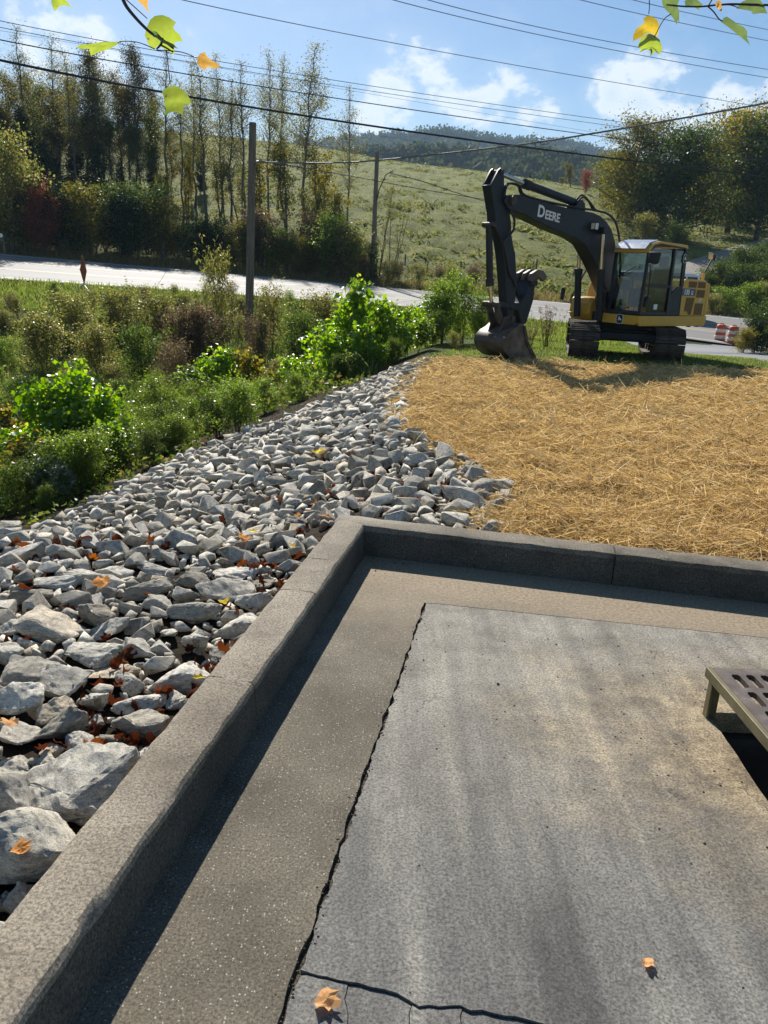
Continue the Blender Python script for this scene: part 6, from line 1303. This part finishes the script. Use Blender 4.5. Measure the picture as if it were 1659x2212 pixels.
cable3('service_cable', [(556, 350, 26.8), (700, 352, 25.5), (830, 345, 24.5), (1095, 316, 23), (1265, 291, 22), (1659, 222, 20), (2000, 150, 18)], .045, M_WIREW, 'pale twisted cable rising to the right from the near pole')
cable3('service_cable', [(565, 348, 26.9), (700, 370, 35), (825, 393, 44), (930, 412, 46), (1041, 430, 47), (1330, 477, 50), (1659, 517, 54), (1800, 530, 56)], .035, M_WIRE, 'dark cable running from the near pole behind the excavator boom')
cable3('service_cable', [(842, 374, 47.8), (920, 394, 48), (1041, 433, 49), (1331, 508, 51), (1659, 543, 54), (1800, 552, 56)], .04, M_WIRE, 'dark cable sagging from the far pole behind the excavator cab')
g0 = PD(1240, 352, 90); cable3('overhead_wire', [(700, 275, 60), (830, 295, 68), (1240, 352, 90), (1400, 372, 98)], .022, M_WIREG, 'faint wire in front of the wooded ridge')
GA = PD(545, 300, 27); GB = hit(330, 632)
tag(MB().tube([tuple(GA), (GB[0], GB[1], GB[2])], .007, 5).build('guy_wire', M_WIREG), 'thin guy wire slanting from the near pole down to the grass', 'wire', 'overhead wires')

# ------------------------------------------------------------------ roll-up warning sign seen nearly edge-on
P = PD(182, 615, 30.6); zg = g1(P[0], P[1]); sg = thing('road_work_sign', 'orange diamond warning sign seen almost edge-on beside the road', 'road sign', (P[0], P[1], zg), RAD(98))
M_SO = leafmat('sign_fabric_orange', [(0, (.36, .11, .05)), (1, (.42, .14, .06))], .25, .03)
hz = PD(182, 615, 30.6)[2] - zg
MB().prism([(0, hz), (.52, hz + .5), (.06, hz + 1.08), (-.52, hz + .56)], -.006, .006).build('panel', M_SO, sg)
MB().tube([(0, .02, 0), (0, .02, hz + 1.07)], .012, 6).tube([(-.5, .022, hz + .55), (.5, .022, hz + .5)], .010, 6).build('brace', M_HW, sg)
for a, b0 in ((-.5, -.35), (.5, -.35), (-.5, .4), (.5, .4)): MB().tube([(0, .02, .35), (a, b0, .02)], .014, 6).build('leg', M_HW, sg)
# mailbox across the road
P = PD(12, 560, 46.2); zg = g1(P[0], P[1]); mbx = thing('mailbox', 'small pale mailbox on a post at the left edge across the road', 'mailbox', (P[0], P[1], zg), 0)
hm = PD(12, 505, 46.2)[2] - zg; MB().box(-.05, .05, -.05, .05, 0, hm - .22).build('post', M_POLE, mbx, bevel=.005)
MB().prism([(-.09, hm - .22), (.09, hm - .22), (.09, hm - .08)] + [(.09 * math.cos(t_), hm - .08 + .09 * math.sin(t_)) for t_ in np.linspace(0, math.pi, 9)][1:], -.26, .24, 'y').build('box', M_VISOR, mbx, bevel=.006); MB().box(.092, .10, .0, .02, hm - .15, hm + .02).build('flag', flat('mailbox_flag', (.5, .03, .02), .5), mbx)
# fence posts along the pasture
for px, pyt, D, lab in [(923, 576, 51, 'wooden fence post at the pasture edge, nearest the far pole'), (995, 580, 52, 'thin fence post left of the excavator arm'), (1160, 560, 55, 'fence post between the excavator arm and the cab'), (1035, 395, 150, 'tiny fence post on the pasture skyline'), (875, 560, 53, 'fence post just right of the far pole')]:
    base, h = stand(px, pyt, D); h = min(max(h, .7), 1.6); o = thing('fence_post', lab, 'fence post', base, 0, 'pasture fence posts'); MB().tube([(0, 0, -.1), (.02, 0, h * .5), (.01, 0, h)], [.06, .055, .05], 7).build('post', M_BARK, o); MB().box(-.07, .07, -.07, -.055, h * .8, h * .82).build('wire_staple', M_HW, o)
# edging stones of the bed at the right
M_EDGE = pmat('edging_stone', [(.3, (.19, .15, .11)), (.7, (.36, .31, .25))], 8, .9, .5, 40, .01, rvar=.25)
er = random.Random(2)
for i in range(13):
    P = PZ(1588 + i * 9, 745 + i * 1.1, -.62); me = ROCK1[i % 22].copy(); me.materials.clear(); me.materials.append(M_EDGE)
    o = link('edging_stone', me, None, None, (P[0], P[1] - .0, g1(P[0], P[1]) + .07), (0, 0, er.uniform(-.2, .2)), (.30, .24, .26)); tag(o, 'rough edging stone in the row bordering the garden bed by the driveway', 'edging stone', 'edging stones of the bed')

# ------------------------------------------------------------------ hanging tulip-tree twigs near the camera
M_TWIG = flat('twig_bark', (.055, .045, .042), .8)
def veinleaf(name, c0, c1, spot):
    m, t, out = newmat(name); cc = N(t, 'ShaderNodeTexCoord').outputs['Object']; nz = tnoise(t, cc, 45, 6, .65)
    col = ramp(t, nz, [(.3, c0), (.68, c1)]); col = mixc(t, ramp(t, tnoise(t, cc, 110, 3), [(.66, (0, 0, 0)), (.72, (1, 1, 1))]), col, spot)
    d = N(t, 'ShaderNodeBsdfDiffuse'); L(t, col, d.inputs[0]); tr = N(t, 'ShaderNodeBsdfTranslucent'); L(t, col, tr.inputs[0]); mx = N(t, 'ShaderNodeMixShader'); mx.inputs[0].default_value = .62; L(t, d.outputs[0], mx.inputs[1]); L(t, tr.outputs[0], mx.inputs[2])
    gl = N(t, 'ShaderNodeBsdfGlossy'); gl.inputs['Roughness'].default_value = .4; m2 = N(t, 'ShaderNodeMixShader'); m2.inputs[0].default_value = .06; L(t, mx.outputs[0], m2.inputs[1]); L(t, gl.outputs[0], m2.inputs[2]); L(t, m2.outputs[0], out.inputs[0]); return m
M_TLG = veinleaf('tulip_leaf_green', (.30, .40, .03), (.42, .50, .05), (.24, .14, .03)); M_TLY = veinleaf('tulip_leaf_yellow', (.62, .42, .02), (.75, .55, .04), (.35, .16, .03)); M_TLO = veinleaf('tulip_leaf_orange', (.60, .30, .05), (.72, .42, .08), (.30, .10, .03)); M_TLD = veinleaf('tulip_leaf_dark', (.10, .15, .05), (.17, .24, .06), (.10, .07, .03))
def leafpoly(parent, org, pts, D, m, curl=.004, holes=()):
    """leaf from its outline in the photo, at arm's length, cupped across its width"""
    Q = [PD(x, y, D) for x, y in pts]; c = sum(Q) / len(Q); n = len(Q); rad = max(np.linalg.norm(q - c) for q in Q); ang = random.Random(int(pts[0][0]))
    ax = np.array([ang.uniform(-1, 1), 0, ang.uniform(-1, 1)]); ax /= np.linalg.norm(ax); V = []; tilt = ang.uniform(-.5, .5)
    def w(q):
        s = (q - c) @ ax / rad; s2 = (q - c) @ np.array([ax[2], 0, -ax[0]]) / rad; return q + np.array([0, 1, 0]) * rad * (.35 * s * s + tilt * s2 + .06 * math.sin(s2 * 7))
    for f in (1, .72, .4): V += [w(c + (q - c) * f) for q in Q]
    V.append(w(c)); Fq = []
    for k in range(2): Fq += [(k * n + i, k * n + (i + 1) % n, (k + 1) * n + (i + 1) % n, (k + 1) * n + i) for i in range(n)]
    Fq += [(2 * n + i, 2 * n + (i + 1) % n, 3 * n) for i in range(n)]
    me = bpy.data.meshes.new('leaf'); me.from_pydata([tuple(np.array(v) - np.array(org)) for v in V], [], Fq); me.update(); smooth(me)
    return link('leaf', me, m, parent)
def twig(parent, org, pts, D, r0, r1, name='twig'):
    Q = [PD(x, y, D + (dd if len(p) > 2 else 0)) - np.array(org) for p in pts for x, y, dd in [(p + (0,))[:3]]]; n = len(Q)
    P2 = []
    for i in range(n - 1):
        p0, p1, p2, p3 = Q[max(0, i - 1)], Q[i], Q[i + 1], Q[min(n - 1, i + 2)]
        for s in np.linspace(0, 1, 6)[:-1]: P2.append(.5 * ((2 * p1) + (p2 - p0) * s + (2 * p0 - 5 * p1 + 4 * p2 - p3) * s * s + (3 * p1 - p0 - 3 * p2 + p3) * s ** 3))
    P2.append(Q[-1]); return MB().tube([tuple(p) for p in P2], [r0 + (r1 - r0) * i / (len(P2) - 1) for i in range(len(P2))], 7).build(name, M_TWIG, parent, sm=60)
DT = 1.75; org = PD(255, -60, DT); tl = thing('tulip_tree_twig', 'twig with green and yellow lobed leaves hanging in at the upper left', 'branch', tuple(org))
twig(tl, org, [(250, -60), (266, 0), (290, 35), (325, 70), (350, 85), (375, 105)], DT, .0042, .002); twig(tl, org, [(350, 82), (348, 95), (338, 106)], DT, .003, .0015); twig(tl, org, [(345, 96), (362, 105), (374, 113)], DT, .002, .0012)
twig(tl, org, [(262, -10), (285, 10), (318, 40)], DT, .0012, .0009, 'petiole'); twig(tl, org, [(335, 106), (300, 92), (270, 89), (254, 92)], DT, .001, .0008, 'petiole'); twig(tl, org, [(338, 108), (390, 112), (424, 125)], DT, .001, .0008, 'petiole'); twig(tl, org, [(360, 108), (363, 140), (368, 182)], DT, .001, .0008, 'petiole')
LZ = lambda pts: [(x * .2778, y * .2778) for x, y in pts]
leafpoly(tl, org, LZ([(1152, 140), (1190, 110), (1245, 100), (1310, 130), (1372, 178), (1350, 215), (1365, 245), (1400, 270), (1418, 318), (1360, 322), (1350, 335), (1342, 410), (1290, 385), (1225, 350), (1180, 385), (1150, 340), (1122, 270), (1130, 200)]), DT + .03, M_TLG)
leafpoly(tl, org, LZ([(925, 320), (870, 315), (800, 325), (710, 340), (640, 355), (595, 375), (650, 385), (695, 380), (700, 432), (770, 405), (840, 380), (890, 345)]), DT, M_TLG)
leafpoly(tl, org, LZ([(1325, 652), (1280, 665), (1235, 700), (1262, 745), (1270, 800), (1288, 845), (1285, 908), (1340, 880), (1385, 880), (1435, 905), (1430, 830), (1440, 810), (1482, 808), (1460, 745), (1420, 695), (1370, 660)]), DT + .05, M_TLG)
leafpoly(tl, org, LZ([(1525, 435), (1550, 410), (1590, 400), (1610, 440), (1660, 475), (1700, 490), (1690, 530), (1655, 530), (1620, 520), (1595, 552), (1560, 520), (1530, 495)]), DT - .02, M_TLO)
leafpoly(tl, org, LZ([(380, -5), (400, 45), (418, 84), (460, 42), (510, 40), (550, 52), (520, 10), (500, -5), (440, -40)]), DT, M_TLG); leafpoly(tl, org, LZ([(1060, -5), (1090, 20), (1120, 50), (1155, 98), (1145, 40), (1150, -5), (1100, -40)]), DT, M_TLO)
leafpoly(tl, org, LZ([(1180, 235), (1210, 240), (1240, 300), (1300, 320), (1350, 345), (1385, 380), (1330, 360), (1270, 335), (1210, 290)]), DT - .03, M_TLD)
twig(tl, org, [(200, -30), (215, 0)], DT, .001, .0008, 'petiole')
org2 = PD(1700, 10, DT); tr_ = thing('tulip_tree_twig', 'twig with yellow and dark green lobed leaves hanging in at the upper right', 'branch', tuple(org2))
RZ = lambda pts: [(1324.9 + x * .2014, y * .2014) for x, y in pts]
twig(tr_, org2, RZ([(1900, 60), (1659, 55), (1300, 45), (1170, 50), (1090, 55), (1010, 65), (900, 72), (700, 65), (560, 40)]), DT, .0022, .0014)
twig(tr_, org2, RZ([(1015, 70), (1075, 125), (1130, 200), (1170, 230)]), DT, .0013, .001, 'petiole'); twig(tr_, org2, RZ([(385, 0), (388, 60), (380, 150)]), DT, .001, .0008, 'petiole'); twig(tr_, org2, RZ([(620, 150), (560, 190), (510, 260), (440, 400)]), DT, .001, .0008, 'petiole'); twig(tr_, org2, RZ([(1180, 50), (1260, 55), (1335, 80)]), DT, .001, .0008, 'petiole'); twig(tr_, org2, RZ([(1020, 60), (1050, 10), (1070, -20)]), DT, .0015, .0012)
leafpoly(tr_, org2, RZ([(380, 150), (440, 150), (495, 185), (512, 240), (500, 300), (480, 385), (400, 355), (330, 370), (285, 420), (190, 462), (200, 390), (245, 310), (300, 270), (335, 240), (330, 190)]), DT + .03, M_TLY)
leafpoly(tr_, org2, RZ([(400, 355), (450, 370), (510, 410), (535, 470), (535, 530), (505, 575), (480, 545), (450, 550), (405, 605), (420, 550), (360, 530), (310, 540), (275, 570), (290, 520), (250, 508), (280, 430), (330, 375)]), DT, M_TLG)
leafpoly(tr_, org2, RZ([(500, -20), (520, 60), (560, 100), (610, 150), (660, 200), (700, 252), (702, 200), (725, 225), (710, 120), (690, 50), (715, -10), (600, -60)]), DT, M_TLD); leafpoly(tr_, org2, RZ([(780, -5), (790, 70), (860, 70), (928, 105), (930, 70), (960, 50), (920, 20), (890, -5), (830, -30)]), DT, M_TLD)
leafpoly(tr_, org2, RZ([(1090, 50), (1110, 10), (1150, -5), (1170, 30), (1160, 65), (1185, 110), (1145, 118), (1105, 85)]), DT - .02, M_TLO); leafpoly(tr_, org2, RZ([(1335, 80), (1390, 10), (1440, -10), (1560, -15), (1600, 60), (1650, 148), (1590, 140), (1500, 150), (1480, 120), (1400, 95)]), DT, M_TLD)
leafpoly(tr_, org2, RZ([(1170, 230), (1190, 185), (1220, 175), (1260, 210), (1330, 265), (1400, 290), (1450, 330), (1455, 380), (1498, 462), (1430, 420), (1330, 355), (1250, 295)]), DT, M_TLD)

# ------------------------------------------------------------------ haze
m, t, out = newmat('haze_air'); pv = N(t, 'ShaderNodeVolumePrincipled'); pv.inputs['Color'].default_value = (.55, .78, 1.0, 1); pv.inputs['Density'].default_value = HAZE; pv.inputs['Anisotropy'].default_value = 0.0; L(t, pv.outputs[0], out.inputs['Volume'])
hb_ = MB().box(-3200, 3200, -1000, 3200, -80, 225).build('haze', m); tag(hb_, 'thin blue haze veiling the far ridge', 'haze', kind='stuff')
